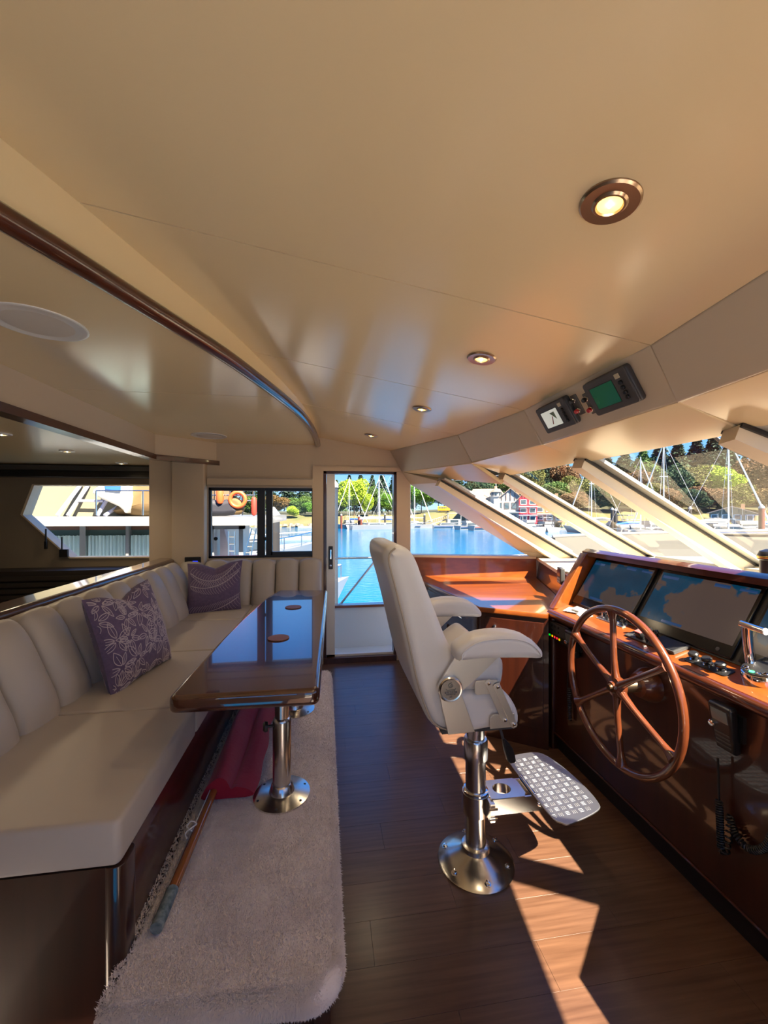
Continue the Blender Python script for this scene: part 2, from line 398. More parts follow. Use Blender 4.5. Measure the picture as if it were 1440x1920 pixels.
# header band over the opening to the saloon
hd = struct('trim_5'); HP = [(-1.43, YN), (-1.43, 3.68), (-1.03, YW)]
MB().hexa([(-1.43, YN, 1.985), (-1.43, 3.68, 1.985), (-1.03, YW, 1.985), (-1.09, YW, 1.985), (-1.49, 3.71, 1.985), (-1.49, YN, 1.985)],
          [(-1.43, YN, 2.17), (-1.43, 3.68, 2.17), (-1.03, YW, 2.17), (-1.09, YW, 2.17), (-1.49, 3.71, 2.17), (-1.49, YN, 2.17)]).build('header_panel', WALLC, hd, False)
MB().hexa([(-1.415, YN, 1.945), (-1.415, 3.67, 1.945), (-1.0, YW, 1.945), (-1.09, YW, 1.945), (-1.50, 3.71, 1.945), (-1.50, YN, 1.945)],
          [(-1.415, YN, 1.988), (-1.415, 3.67, 1.988), (-1.0, YW, 1.988), (-1.09, YW, 1.988), (-1.50, 3.71, 1.988), (-1.50, YN, 1.988)]).build('mahogany_rail', MAH_Y, hd, False)
# overhead facets and the brow below them
ov = struct('trim_6')
for i in range(5):
    panel('overhead_panel', [BL[i], BL[i+1], LL[i+1], LL[i]], (0, YC, 1.5), PAD, ov, .0015, .03, .006)
br = struct('trim_7')
def tl2(i): return TL[i]+V((.05, 0, -.0))
for i in range(5):
    panel('brow_panel', [LL[i], LL[i+1], TL[i+1], TL[i]], (.5, YC, 0), CEIL, br, .001, .03, .004)
# outer roof and its visor
rf = struct('trim_8')
VIS = [V((t.x+(.30, .06, .06, .06, .13, .38)[i], t.y+(t.y-YC)*.03, t.z+.035)) for i, t in enumerate(TL)]; EV = [V((b.x+.05, b.y+(.12 if i == 0 else -.12 if i == 5 else 0), 2.47)) for i, b in enumerate(BL)]  # near end drawn out, shaped to trim the sun patch on the floor
a = MB()
for i in range(5):
    a.add([EV[i], EV[i+1], VIS[i+1], VIS[i]], [(0, 1, 2, 3)]); a.add([VIS[i], VIS[i+1], TL[i+1]+V((.02,0,.012)), TL[i]+V((.02,0,.012))], [(0, 1, 2, 3)])
a.add([EV[0], VIS[0], V((.8, 4.2, 1.92)), V((.6, 4.2, 2.47))], [(0, 1, 2, 3)]); a.add([EV[5], VIS[5], V((.8, -.94, 1.92)), V((.6, -.94, 2.47))], [(0, 1, 2, 3)])
a.build('visor', WHITE, rf, False)
MB().box((-5.2, YN-.14, 2.47), (1.13, YW+.14, 2.55)).build('roof_slab', WHITE, rf, False)
MB().box((-1.4, YW+.05, 2.42), (1.0, YW+.95, 2.47)).build('added_shade_roof', WHITE, rf, False)  # unseen overhang added to keep sunlight off the port bulwark
# aft saloon shell seen through the opening
sa = struct('wall_saloon'); YS = 4.72
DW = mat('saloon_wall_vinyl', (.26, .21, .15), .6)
H = lambda px, py: hY(px, py, YS)
SW = [H(40, 965), H(62, 908), H(300, 908), H(300, 1046), H(132, 1047)]
outer = [V((-6, YS, -.7)), V((-6, YS, 2.1)), V((-1.45, YS, 2.1)), V((-1.45, YS, -.7))]
xl = -6; a = MB(); th = V((0, .12, 0))
def plate(pts): a.hexa([V(p) for p in pts], [V(p)+th for p in pts])
z0, z1 = SW[4].z, SW[1].z; xr = -1.45
plate([(-6, YS, -.7), (xr, YS, -.7), (xr, YS, z0), (-6, YS, z0)]); plate([(-6, YS, z1), (xr, YS, z1), (xr, YS, 2.1), (-6, YS, 2.1)])
plate([(-6, YS, z0), SW[4], SW[0], (-6, YS, SW[0].z)]); plate([(-6, YS, SW[0].z), SW[0], SW[1], (-6, YS, z1)])
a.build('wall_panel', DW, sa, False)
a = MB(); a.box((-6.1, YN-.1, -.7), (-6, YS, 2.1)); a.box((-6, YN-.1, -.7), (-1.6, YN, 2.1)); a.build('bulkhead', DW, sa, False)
MB().box((-6, YN, -.78), (-1.4, YS, -.7)).build('saloon_floor', CARPET, sa, False)
sl_ = struct('floor_lower')
MB().box((-1.4, YN, -.78), (-.2, 1.12, -.7)).build('lobby_floor', MAH_Z, sl_, False)
MB().box((-.26, YN, -.78), (-.2, 1.12, -.012)).build('step_riser', MAH_Z, sl_, False)
MB().box((-.57, 1.13, -.78), (-.2, 1.16, .02)).build('step_riser', MAH_Z, sl_, False)
MB().box((-6, YN, 1.985), (-1.45, YS, 2.03)).build('saloon_ceiling', CEIL, sa, False)
MB().box((-6, YS-.16, 1.86), (-1.62, YS-.001, 1.975)).build('blind_pelmet', BLACK, sa, False)
MB().box((-6, YS-.19, 1.925), (-1.62, YS-.16, 1.975)).build('pelmet_face', DGREY, sa, False)
w1 = struct('window_1')
a = MB(); c = sum(SW, V((0,0,0)))/5
inn = [c+(p-c)*.965 for p in SW]
for i in (0, 1, 3, 4):
    j = (i+1) % 5; a.hexa([SW[i]+V((0,-.015,0)), SW[j]+V((0,-.015,0)), inn[j]+V((0,-.015,0)), inn[i]+V((0,-.015,0))], [SW[i]+th, SW[j]+th, inn[j]+th, inn[i]+th])
a.build('window_frame', FRAMEC, w1, False)
MB().add([p+V((0,.06,0)) for p in SW], [(0,1,2,3,4)]).build('pane', GLASS, w1, False)
lv = thing('louvre_cabinet', 'low dark slatted cabinet under the pointed saloon window', 'cabinet', (-3.2, YS-.3, -.7))
LVM = mat('dark_louvre', (.03, .024, .02), .5)
MB().box((-4.6, YS-.3, -.7), (-2.0, YS-.02, .92)).build('carcass', LVM, lv, False)
for i in range(9):
    z = .35+i*.06
    MB().box((-4.55, YS-.325, z), (-2.05, YS-.3, z+.04)).build('slat', LVM, lv, False)

# ---- sliding window over the settee
w5 = struct('window_5'); X0, X1, Z0, Z1 = -1.106, -.12, 1.055, 1.735
for n_, lo, hi in (('sill_rail', (X0,YW+.02,Z0-.01), (X1,YW+.07,Z0+.022)), ('head_rail', (X0,YW+.02,Z1-.03), (X1,YW+.07,Z1)), ('stile', (X0,YW+.02,Z0), (X0+.022,YW+.07,Z1)),
                   ('stile', (X1-.012,YW+.02,Z0), (X1,YW+.07,Z1)), ('meeting_stile', (-.655,YW+.012,Z0), (-.585,YW+.06,Z1)), ('meeting_stile', (-.575,YW+.03,Z0), (-.515,YW+.075,Z1)),
                   ('bottom_rail', (-.53,YW+.03,Z0+.02), (X1,YW+.07,Z0+.055))):
    MB().box(lo, hi).build(n_, DARK, w5, False)
MB().add([(X0,YW+.045,Z0),(-.6,YW+.045,Z0),(-.6,YW+.045,Z1),(X0,YW+.045,Z1)], [(0,1,2,3)]).build('pane', GLASS, w5, False)
MB().add([(-.54,YW+.06,Z0),(X1,YW+.06,Z0),(X1,YW+.06,Z1),(-.54,YW+.06,Z1)], [(0,1,2,3)]).build('pane', GLASS, w5, False)
for px, py in ((405, 1010), (497, 1010)): MB().lathe([(.0,.0),(.018,.0),(.018,.012),(.0,.014)], hY(px, py, YW+.012), (0,-1,0), 14).build('knob', BLACK, w5)
bl = thing('roller_blind', 'beige roller blind rolled up at the head of the settee window', 'blind', (-.6, YW, 1.7))
MB().box((X0+.004, YW-.05, 1.742), (X1, YW-.001, 1.825)).build('cassette', WALLC, bl, False)
MB().tube([(X0+.01, YW-.055, 1.745), (X1-.01, YW-.055, 1.745)], .012, 8).build('hem_bar', PIPE, bl)
MB().box((X0+.006, YW-.056, 1.815), (X1-.004, YW-.048, 1.827)).build('top_strip', PIPE, bl, False)

# ---- glazed side door
d1 = struct('door_1'); D0, D1, DZ = -.018, .712, 1.905
for lo, hi in (((D0,YW-.012,0),(D0+.028,YW+.09,DZ)), ((D1-.026,YW-.012,0),(D1,YW+.09,DZ)), ((D0,YW-.012,DZ-.025),(D1,YW+.09,DZ)), ((D0,YW-.03,-.005),(D1,YW+.09,.055))):
    MB().box(lo, hi).build('door_frame', BROWNF, d1, False)
MB().box((D0+.03, YW+.02, .055), (D0+.112, YW+.06, DZ-.025)).build('stile', WHITE, d1, False)
MB().box((D0+.03, YW+.02, .055), (D1-.027, YW+.06, .075)).build('bottom_rail', WHITE, d1, False)
MB().add([(D0+.1,YW+.04,.07),(D1-.02,YW+.04,.07),(D1-.02,YW+.04,DZ-.02),(D0+.1,YW+.04,DZ-.02)], [(0,1,2,3)]).build('pane', GLASS, d1, False)
lk = MB().puff(rrect(D0+.05, .93, D0+.092, 1.16, .006), 0, .012, .003, (0,YW+.02,0), (1,0,0), (0,0,1), (0,-1,0)).build('latch_plate', DARK, d1)
MB().puff(rrect(D0+.062, 1.03, D0+.08, 1.13, .008), 0, .02, .004, (0,YW+.008,0), (1,0,0), (0,0,1), (0,-1,0)).build('handle', CHROME, lk)
MB().lathe([(.012,0),(.012,.01),(0,.012)], (D0+.071, YW+.008, .965), (0,-1,0), 12).build('lock', CHROME, lk)

# ---- outside side deck with bulwark, seen through the door
sd = struct('trim_9')
MB().box((-9, YW+.1, -.2), (3.0, 5.0, -.12)).build('side_deck', WHITE, sd, False)
MB().box((-4, 4.86, -.9), (3.0, 4.92, .36)).build('bulwark', WHITE, sd, False)
MB().box((-4, 4.83, .36), (3.0, 4.95, .39)).build('cap_rail', MAH_X, sd, False)
MB().box((-9, -1.9, -.2), (3.0, YN-.1, -.12)).build('side_deck', WHITE, sd, False)
MB().box((-4, -1.95, -.9), (3.0, -1.9, .36)).build('bulwark', WHITE, sd, False)
gr = thing('grab_rail', 'stainless rail with a slanting brace outside the glass door', 'rail', (.4, 4.89, .39))
MB().tube([(-.2, 4.89, .945), (2.6, 4.89, .945)], .013, 10).build('bar', STEEL, gr)
MB().tube([hY(703, 1052, 4.89), hY(638, 1133, 4.89)], .014, 10).build('brace', STEEL, gr)
MB().tube([(2.2, 4.89, .39), (2.2, 4.89, .945)], .012, 8).build('post', STEEL, gr)
MB().tube([(-.2, 4.89, .39), (-.2, 4.89, .945)], .012, 8).build('post', STEEL, gr)
MB().lathe([(.03,0),(.03,.008),(.016,.02),(0,.02)], hY(638, 1134, 4.89), (0,0,1), 12).build('foot_plate', STEEL, gr)

# ================================================================== settee on its carpeted step
PZ = .25
st = struct('floor_step'); st['kind'] = 'structure'
px_ = [(-.56, 1.10), (-.40, 1.08), (-.1, 1.065), (.0, 1.085), (.045, 1.16), (.05, 1.3), (.05, 3.15), (.03, 3.22), (-.05, 3.26), (-.56, 3.26)]
carp = MB().puff(rpoly([(-.56,1.10),(.05,1.06),(.05,3.26),(-.56,3.26)], [.02,.10,.08,.02], 8), PZ-.075, PZ, .036, n=5).build('carpet', CARPET, st)
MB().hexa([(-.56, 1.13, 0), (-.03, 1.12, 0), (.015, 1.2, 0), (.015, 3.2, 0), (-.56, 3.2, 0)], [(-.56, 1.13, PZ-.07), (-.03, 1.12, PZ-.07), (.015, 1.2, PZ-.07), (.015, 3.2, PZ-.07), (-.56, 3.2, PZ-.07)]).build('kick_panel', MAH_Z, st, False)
pv, pf = [], []
rr = random.Random(3)
def yf(x): return 1.10-.04*(x+.56)/.61
def edge_d(x, y):
    if x > -.05 and y < yf(-.05)+.10: return .10-math.hypot(x+.05, y-yf(-.05)-.10)
    return min(.05-x, y-yf(x))
while len(pf) < 90000:
    yy = 1.06+2.17*rr.random()**1.7; xx = rr.uniform(-.57, .05); e = edge_d(xx, yy)
    if e < .0: continue
    zz = PZ-(0 if e > .036 else .036-math.sqrt(max(0, .036**2-(.036-e)**2)))
    an = rr.uniform(0, 2*PI); w = .0022; h = rr.uniform(.003, .007); lx, ly = rr.gauss(0, .005), rr.gauss(0, .005)
    b = len(pv); cx, cy = math.cos(an)*w, math.sin(an)*w
    pv += [(xx-cx, yy-cy, zz-.002), (xx+cx, yy+cy, zz-.002), (xx+lx, yy+ly, zz+h)]; pf.append((b, b+1, b+2))
for i in range(34000):     # pile on the rolled edges
    t = rr.random()
    if t < .4: xx, yy, nx, ny = .05, 1.16+2*rr.random()**1.6, 1, 0
    elif t < .55: q = rr.uniform(-PI/2, 0); nx, ny = math.cos(q), math.sin(q); xx, yy = -.05+.1*nx, yf(-.05)+.10+.1*ny
    else: xx = rr.uniform(-.57, -.05); yy = yf(xx); nx, ny = 0, -1
    a_ = rr.uniform(-1.3, 1.4); ro = .036; cz = PZ-.0375
    bx, by, bz = xx-nx*ro*(1-math.cos(a_)), yy-ny*ro*(1-math.cos(a_)), cz+.0375*math.sin(a_)
    h = rr.uniform(.004, .008); w = .0022; b = len(pv); tx, ty = -ny*w, nx*w
    pv += [(bx-tx, by-ty, bz), (bx+tx, by+ty, bz), (bx+nx*h*math.cos(a_)+rr.gauss(0,.003), by+ny*h*math.cos(a_)+rr.gauss(0,.003), bz+h*math.sin(a_)-.003)]; pf.append((b, b+1, b+2))
tag(MB().add(pv, pf).build('carpet_pile', CARPET, st, False), kind='stuff')

se = thing('settee', 'long L-shaped ivory settee with channelled backs along the left and far walls', 'sofa', (-1.0, 2.6, PZ))
SZ0, SZ1, SX = .524, .65, -.56
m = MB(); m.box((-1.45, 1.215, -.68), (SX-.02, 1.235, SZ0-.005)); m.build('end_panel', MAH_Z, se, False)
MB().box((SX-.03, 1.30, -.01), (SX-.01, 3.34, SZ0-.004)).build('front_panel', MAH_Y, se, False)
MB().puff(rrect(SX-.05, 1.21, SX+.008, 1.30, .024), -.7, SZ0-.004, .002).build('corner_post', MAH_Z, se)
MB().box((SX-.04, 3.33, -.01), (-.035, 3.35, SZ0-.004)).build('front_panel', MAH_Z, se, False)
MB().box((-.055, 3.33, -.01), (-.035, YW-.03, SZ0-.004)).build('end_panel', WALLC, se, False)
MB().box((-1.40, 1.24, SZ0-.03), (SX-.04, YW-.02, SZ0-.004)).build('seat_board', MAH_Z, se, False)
for a, b in ((1.205, 1.88), (1.88, 2.63), (2.63, 3.36)):
    c = MB().puff(rrect(-1.25, a+.002, SX, b-.002, .02), SZ0, SZ1, .014, n=4, crown=.006).build('seat_cushion', UPH, se)
    MB().tube([(SX-.008, a+.02, SZ1-.008), (SX-.008, b-.02, SZ1-.008)], .003, 6).build('piping', UPH, c)
MB().puff(rrect(-1.25, 3.362, -.66, 3.98, .02), SZ0, SZ1, .014, crown=.006).build('seat_cushion', UPH, se)
MB().puff(rrect(-.656, 3.33, -.035, 3.98, .02), SZ0, SZ1, .014, crown=.006).build('seat_cushion', UPH, se)
def channel(o, u, width, v, height, w, depth=.062):
    o, u, v, w = V(o), V(u), V(v), V(w); nu, nv = 14, 14; vs, fs = [], []
    for i in range(nu+1):
        a = -1+2*i/nu; a = math.copysign(abs(a)**.8, a)
        for j in range(nv+1):
            b = 1-(1-j/nv)**1.6; side = max(0, 1-abs(a)**2.8)**.55; tb = .03+(1-.03)*max(0, 1-max(0, (b-.62)/.38)**2.2)**.5; lo = min(1, .55+b*3)
            hh = height*b-.045*height*0-(.05*abs(a)**4)*max(0, (b-.7)/.3)
            vs.append(o+u*width*(a+1)/2+v*hh+w*(depth*side*tb*lo))
    for i in range(nu):
        for j in range(nv): q = (i*(nv+1)+j, (i+1)*(nv+1)+j, (i+1)*(nv+1)+j+1, i*(nv+1)+j+1); fs.append(q)
    nfr = len(vs); bk = [(i, j) for i in range(nu+1) for j in range(nv+1)]
    for i, j in bk: vs.append(vs[i*(nv+1)+j]*1.0 if False else o+u*width*i/nu+v*height*(j/nv)-w*.06)
    edge = [(i, 0) for i in range(nu+1)]+[(nu, j) for j in range(1, nv+1)]+[(i, nv) for i in range(nu-1, -1, -1)]+[(0, j) for j in range(nv-1, 0, -1)]
    ix = lambda e: e[0]*(nv+1)+e[1]
    for e0, e1 in zip(edge, edge[1:]+edge[:1]): fs.append((ix(e0), ix(e0)+nfr, ix(e1)+nfr, ix(e1)))
    if u.cross(v).dot(w) < 0: fs = [f[::-1] for f in fs]
    return MB().add(vs, fs)
# channelled backs: one padded channel after the other
lean = V((-.15, 0, .36)).normalized()
y = 1.235
while y < 3.8:
    channel((-1.14, y+.001, .63), (0,1,0), .233, lean, .465, V((lean.z, 0, -lean.x))).build('back_channel', UPH, se)
    y += .235
leanf = V((0, .10, .36)).normalized(); x = -.035
for i in range(6):
    channel((x-.214, 3.86, .63), (1,0,0), .213, leanf, .44, V((0, -leanf.z, leanf.y))).build('back_channel', UPH, se)
    x -= .215
# varnished ledge behind the settee back
lg = struct('trim_10')
MB().puff(rrect(-1.53, .9, -1.385, YW-.02, .01), 1.03, 1.07, .012).build('ledge', MAH_Y, lg)
MB().tube([(-1.395, .9, 1.045), (-1.395, YW-.11, 1.045)], .026, 12).build('nosing', MAH_Y, lg)
MB().box((-1.52, .9, -.7), (-1.44, YW, 1.04)).build('partition', WALLC, lg, False)

# ---- small display on the pillar
dp = thing('control_display', 'small dark blue-lit display on the pillar above the settee corner', 'display', (-1.24, YW-.1, 1.02))
c = hY(362, 1048, YW-.1)
MB().puff(rrect(c.x-.07, 1.005, c.x+.07, 1.085, .006), 0, .014, .004, (0, YW-.1, 0), (1,0,0), (0,0,1), (0,-1,0)).build('housing', BLACK, dp)
MB().puff(rrect(c.x-.0, 1.02, c.x+.045, 1.05, .003), 0, .003, .001, (0, YW-.114, 0), (1,0,0), (0,0,1), (0,-1,0)).build('screen', mat('blue_screen', (.01,.02,.2), .2, emit=(.02,.05,1), es=.6), dp)

# ---- cushions with printed leaves
PURP = mat('purple_linen', (.105, .075, .15), .85, bump=(500, .25, .001), var=((60, 60, 60), (.15, .10, .19)), sheen=.15)
PRINT = mat('pale_leaf_print', (.46, .39, .44), .8)
def cushion(name, label, o, u, v, s, kind, th=.085):
    o, u, v = V(o), V(u).normalized(), V(v).normalized(); w = u.cross(v).normalized()
    if w.dot(V((0, 0, EYE))-o) < 0: w = -w
    t = thing(name, label, 'cushion', (o.x, o.y, o.z)); N = 30
    def F(a, b):            # a,b in -1..1
        e = .06*(1-b*b)*a*a*a+0; f_ = .06*(1-a*a)
        x = a*s*(1-.07*(1-b*b)); y_ = b*s*(1-.07*(1-a*a))
        if b > 0: y_ -= .20*s*b*b*max(0, 1-abs(a)/.62)**1.3
        h = th*max(0, (1-a*a)*(1-b*b))**.42
        if b > .0: h *= 1-.5*b*max(0, 1-abs(a)/.5)
        return x, y_, h
    vs, fs = [], []
    for sg in (1, -1):
        b0 = len(vs)
        for i in range(N+1):
            for j in range(N+1):
                x, y_, h = F(-1+2*i/N, -1+2*j/N); vs.append(o+u*x+v*y_+w*h*sg)
        for i in range(N):
            for j in range(N):
                q = (b0+i*(N+1)+j, b0+(i+1)*(N+1)+j, b0+(i+1)*(N+1)+j+1, b0+i*(N+1)+j+1); fs.append(q if sg > 0 else q[::-1])
    MB().add(vs, fs).build('cover', PURP, t)
    pm = MB(); R_ = random.Random(11 if kind == 'leaf' else 5)
    SG = [1]
    def line(pts, wd=.0021):
        P = []
        for a, b in pts:
            if abs(a) > .985 or abs(b) > .985:
                if len(P) > 1: flush(P, wd)
                P = []; continue
            x, y_, h = F(a, b); P.append(o+u*x+v*y_+w*(h+.0012)*SG[0])
        if len(P) > 1: flush(P, wd)
    def flush(P, wd):
        L, Rr = [], []
        for i, p in enumerate(P):
            d = (P[min(i+1, len(P)-1)]-P[max(i-1, 0)]); c_ = d.cross(w); c_ = c_.normalized()*wd if c_.length > 1e-9 else V((0,0,0)); L.append(p+c_); Rr.append(p-c_)
        n_ = len(P); pm.add(L+Rr, [(i, i+1, n_+i+1, n_+i) for i in range(n_-1)])
    for SG[0] in (1, -1):
        if kind == 'leaf':
            for ci in range(25):
                cx, cy = (-.88+.44*(ci % 5)+R_.uniform(-.12, .12), -.9+.44*(ci//5)+R_.uniform(-.12, .12)); a0 = R_.uniform(0, 6.28)
                for k in range(6):
                    an = a0+k*2*PI/6+R_.gauss(0, .15); ln = R_.uniform(.20, .36); wd = ln*R_.uniform(.17, .25); up, dn = [], []
                    for q in range(13):
                        tt = q/12; r_ = .05+ln*tt; ww = wd*math.sin(PI*tt**.8)*.9
                        c_, s_ = math.cos(an), math.sin(an); up.append((cx+c_*r_-s_*ww, cy+s_*r_+c_*ww)); dn.append((cx+c_*r_+s_*ww, cy+s_*r_-c_*ww))
                    line(up); line(dn); line([(cx+math.cos(an)*(.05+ln*q/8*.7), cy+math.sin(an)*(.05+ln*q/8*.7)) for q in range(9)], .0016)
        else:
            for x0, y0, bend, yy in ((-1.1, .42, .55, 0), (-1.1, -.62, .4, 0), (-.9, .95, .9, 0)):
                sp = [(-1+2*q/22, y0-bend*(1-(-1+2*q/22)**2)*.75+.25*(-1+2*q/22)) for q in range(23)]; line(sp, .0032)
                for q in range(1, 22):
                    a, b = sp[q]; 
                    for sg in (1, -1):
                        ln = .30*(1-.3*abs(a)); line([(a+.05*tt*tt*3, b+sg*ln*tt) for tt in (.12, .25, .5, .75, 1)], .0012)
    tag(pm.build('leaf_print', PRINT, t, False), kind='stuff')
    return t
cushion('throw_cushion', 'purple cushion with large outlined leaves at the near end of the settee', (-1.00, 2.28, .872), (.20, .98, .04), (-.28, .05, .92), .240, 'leaf')
cushion('throw_cushion', 'purple cushion with curved fern fronds in the far corner of the settee', (-.95, 3.69, .845), (1, .30, .02), (-.03, .26, .95), .225, 'fern')

# ---- flag rolled round its pole on the step
fl = thing('rolled_flag', 'red flag furled on a varnished pole lying beside the settee base', 'flag', (-.5, 1.9, PZ))
A, Bp = V((-.49, 1.27, PZ+.03)), V((-.475, 1.9, PZ+.045)); dirp = (Bp-A).normalized()
MB().tube([A+dirp*.0, A+dirp*.12], .0185, 12).build('taped_tip', mat('blue_green_tape', (.05,.10,.12), .5, var=((60,60,60), (.28,.34,.36))), fl)
MB().tube([A+dirp*.12, A+dirp*1.6], .0165, 12).build('pole', woodmat('varnished_pole', (.42, .15, .03), (.30, .09, .018), (30, 2, 30), .25, 1), fl)
a = MB()
for (cx, cz, rx, rz) in ((-.465, PZ+.045, .045, .040),):
    pts = []
secs = []
for i in range(25):
    t = i/24; yy = 1.83+1.15*t; wv = .006*math.sin(9*t)+.004*math.sin(23*t)
    prof = [(-.515, .012), (-.52, .045), (-.495, .085), (-.455, .092), (-.42, .07), (-.405, .045), (-.385, .058), (-.35, .056), (-.318+wv*.6, .03), (-.312+wv, .012), (-.38, .008)]
    secs.append([(x+wv*.4+.012*t, yy, PZ+.004+z*(1+.15*math.sin(7*t+x*40))) for x, z in [(q.x, q.y) for q in smoothp([V(p) for p in prof], 3)]])
n = len(secs[0])
for i in range(24): a.add(secs[i]+secs[i+1], [(k, (k+1) % n, n+(k+1) % n, n+k) for k in range(n)])
a.add(secs[0], [tuple(range(n))[::-1]]); a.add(secs[-1], [tuple(range(n))])
a.build('flag_cloth', REDCL, fl)
k0 = A+dirp*.33+V((-.012, 0, .012)); cord = MB()
cord.tube(smoothp([k0+V(p) for p in ((0,0,.01),(-.02,.012,.02),(-.01,.03,.025),(.012,.02,.02),(0,.0,.022),(-.018,-.012,.012),(-.006,-.03,.006))], 4, False), .0025, 6)
cord.tube(smoothp([A+dirp*s+V((-.014, 0, .012)) for s in (.34, .42, .5, .57)], 3, False), .002, 6)
cord.build('cord', mat('white_cord', (.8,.8,.78), .7), fl)

# ---- pedestal dining table
TZ = .87
tb = thing('pedestal_table', 'varnished mahogany dining table with tapered end on two steel pedestals', 'table', (-.2, 2.2, PZ))
top = [hZ(px, py, TZ) for px, py in ((599,1293), (614,1106), (524,1106), (500,1119), (456,1157), (410,1203), (311,1309))]
top = rpoly([(p.x, p.y) for p in top], [.035,.03,.02,.03,.1,.1,.04])
MB().puff(top, TZ-.06, TZ, .018, n=4).build('tabletop', TBL, tb)
for i, yy in enumerate((1.84, 2.62)):
    l = MB().lathe([(.040,.0),(.040,.33),(.036,.34),(.031,.345),(.031,TZ-PZ-.05)], (-.19, yy, PZ), n=28).build('leg', STEEL, tb)
    MB().lathe([(.122,.0),(.122,.007),(.09,.014),(.055,.02),(.046,.05),(.041,.055)], (-.19, yy, PZ), n=36).build('base_flange', STEEL, l)
    for q in range(6): MB().lathe([(.006,0),(.006,.003),(0,.004)], (-.19+.105*math.cos(q*PI/3+.4), yy+.105*math.sin(q*PI/3+.4), PZ+.0085), n=8).build('screw', DGREY, l)
    MB().lathe([(.0,0),(.006,0),(.006,.02),(.02,.022),(.022,.034),(.016,.042),(0,.043)], (-.228, yy-.005, PZ+.31), (-1,-.15,0), 14).build('knob', BLACK, l)
COAST = mat('brown_leather', (.22, .085, .035), .5)
for (px, py), lb in (((550, 1139), 'round brown coaster farther down the table'), ((522, 1197), 'round brown coaster nearer the middle of the table')):
    p = hZ(px, py, TZ); o = MB().lathe([(.0,0),(.052,0),(.053,.002),(.052,.005),(0,.0055)], (0,0,0), n=32).build('coaster', COAST); o.location = (p.x, p.y, TZ); tag(o, lb, 'coaster', 'coasters on the table')

# ================================================================== helm chair
ch = thing('helm_chair', 'white padded helm chair with armrests on a steel pedestal', 'chair', (.64, 1.67, 0))
CY = 1.67
def xz(name, pts, y0, y1, r, m_, parent, sm=0, n=5, crown=0.):
    P = smoothp([V(p) for p in pts], sm) if sm else [V(p) for p in pts]
    return MB().puff([(p.x, p.y) for p in P], y0, y1, r, (0,0,0), (1,0,0), (0,0,1), (0,1,0), n, crown).build(name, m_, parent)
back = [(.215,1.372),(.262,1.380),(.300,1.362),(.326,1.324),(.348,1.266),(.390,1.158),(.433,1.05),(.468,.975),(.49,.90),(.50,.80),(.50,.715),(.438,.703),(.385,.725),(.350,.785),(.312,.897),(.272,1.068),(.235,1.216),(.205,1.32)]
bk = xz('backrest', back, CY-.262, CY+.262, .045, CHV, ch, 3, 6)
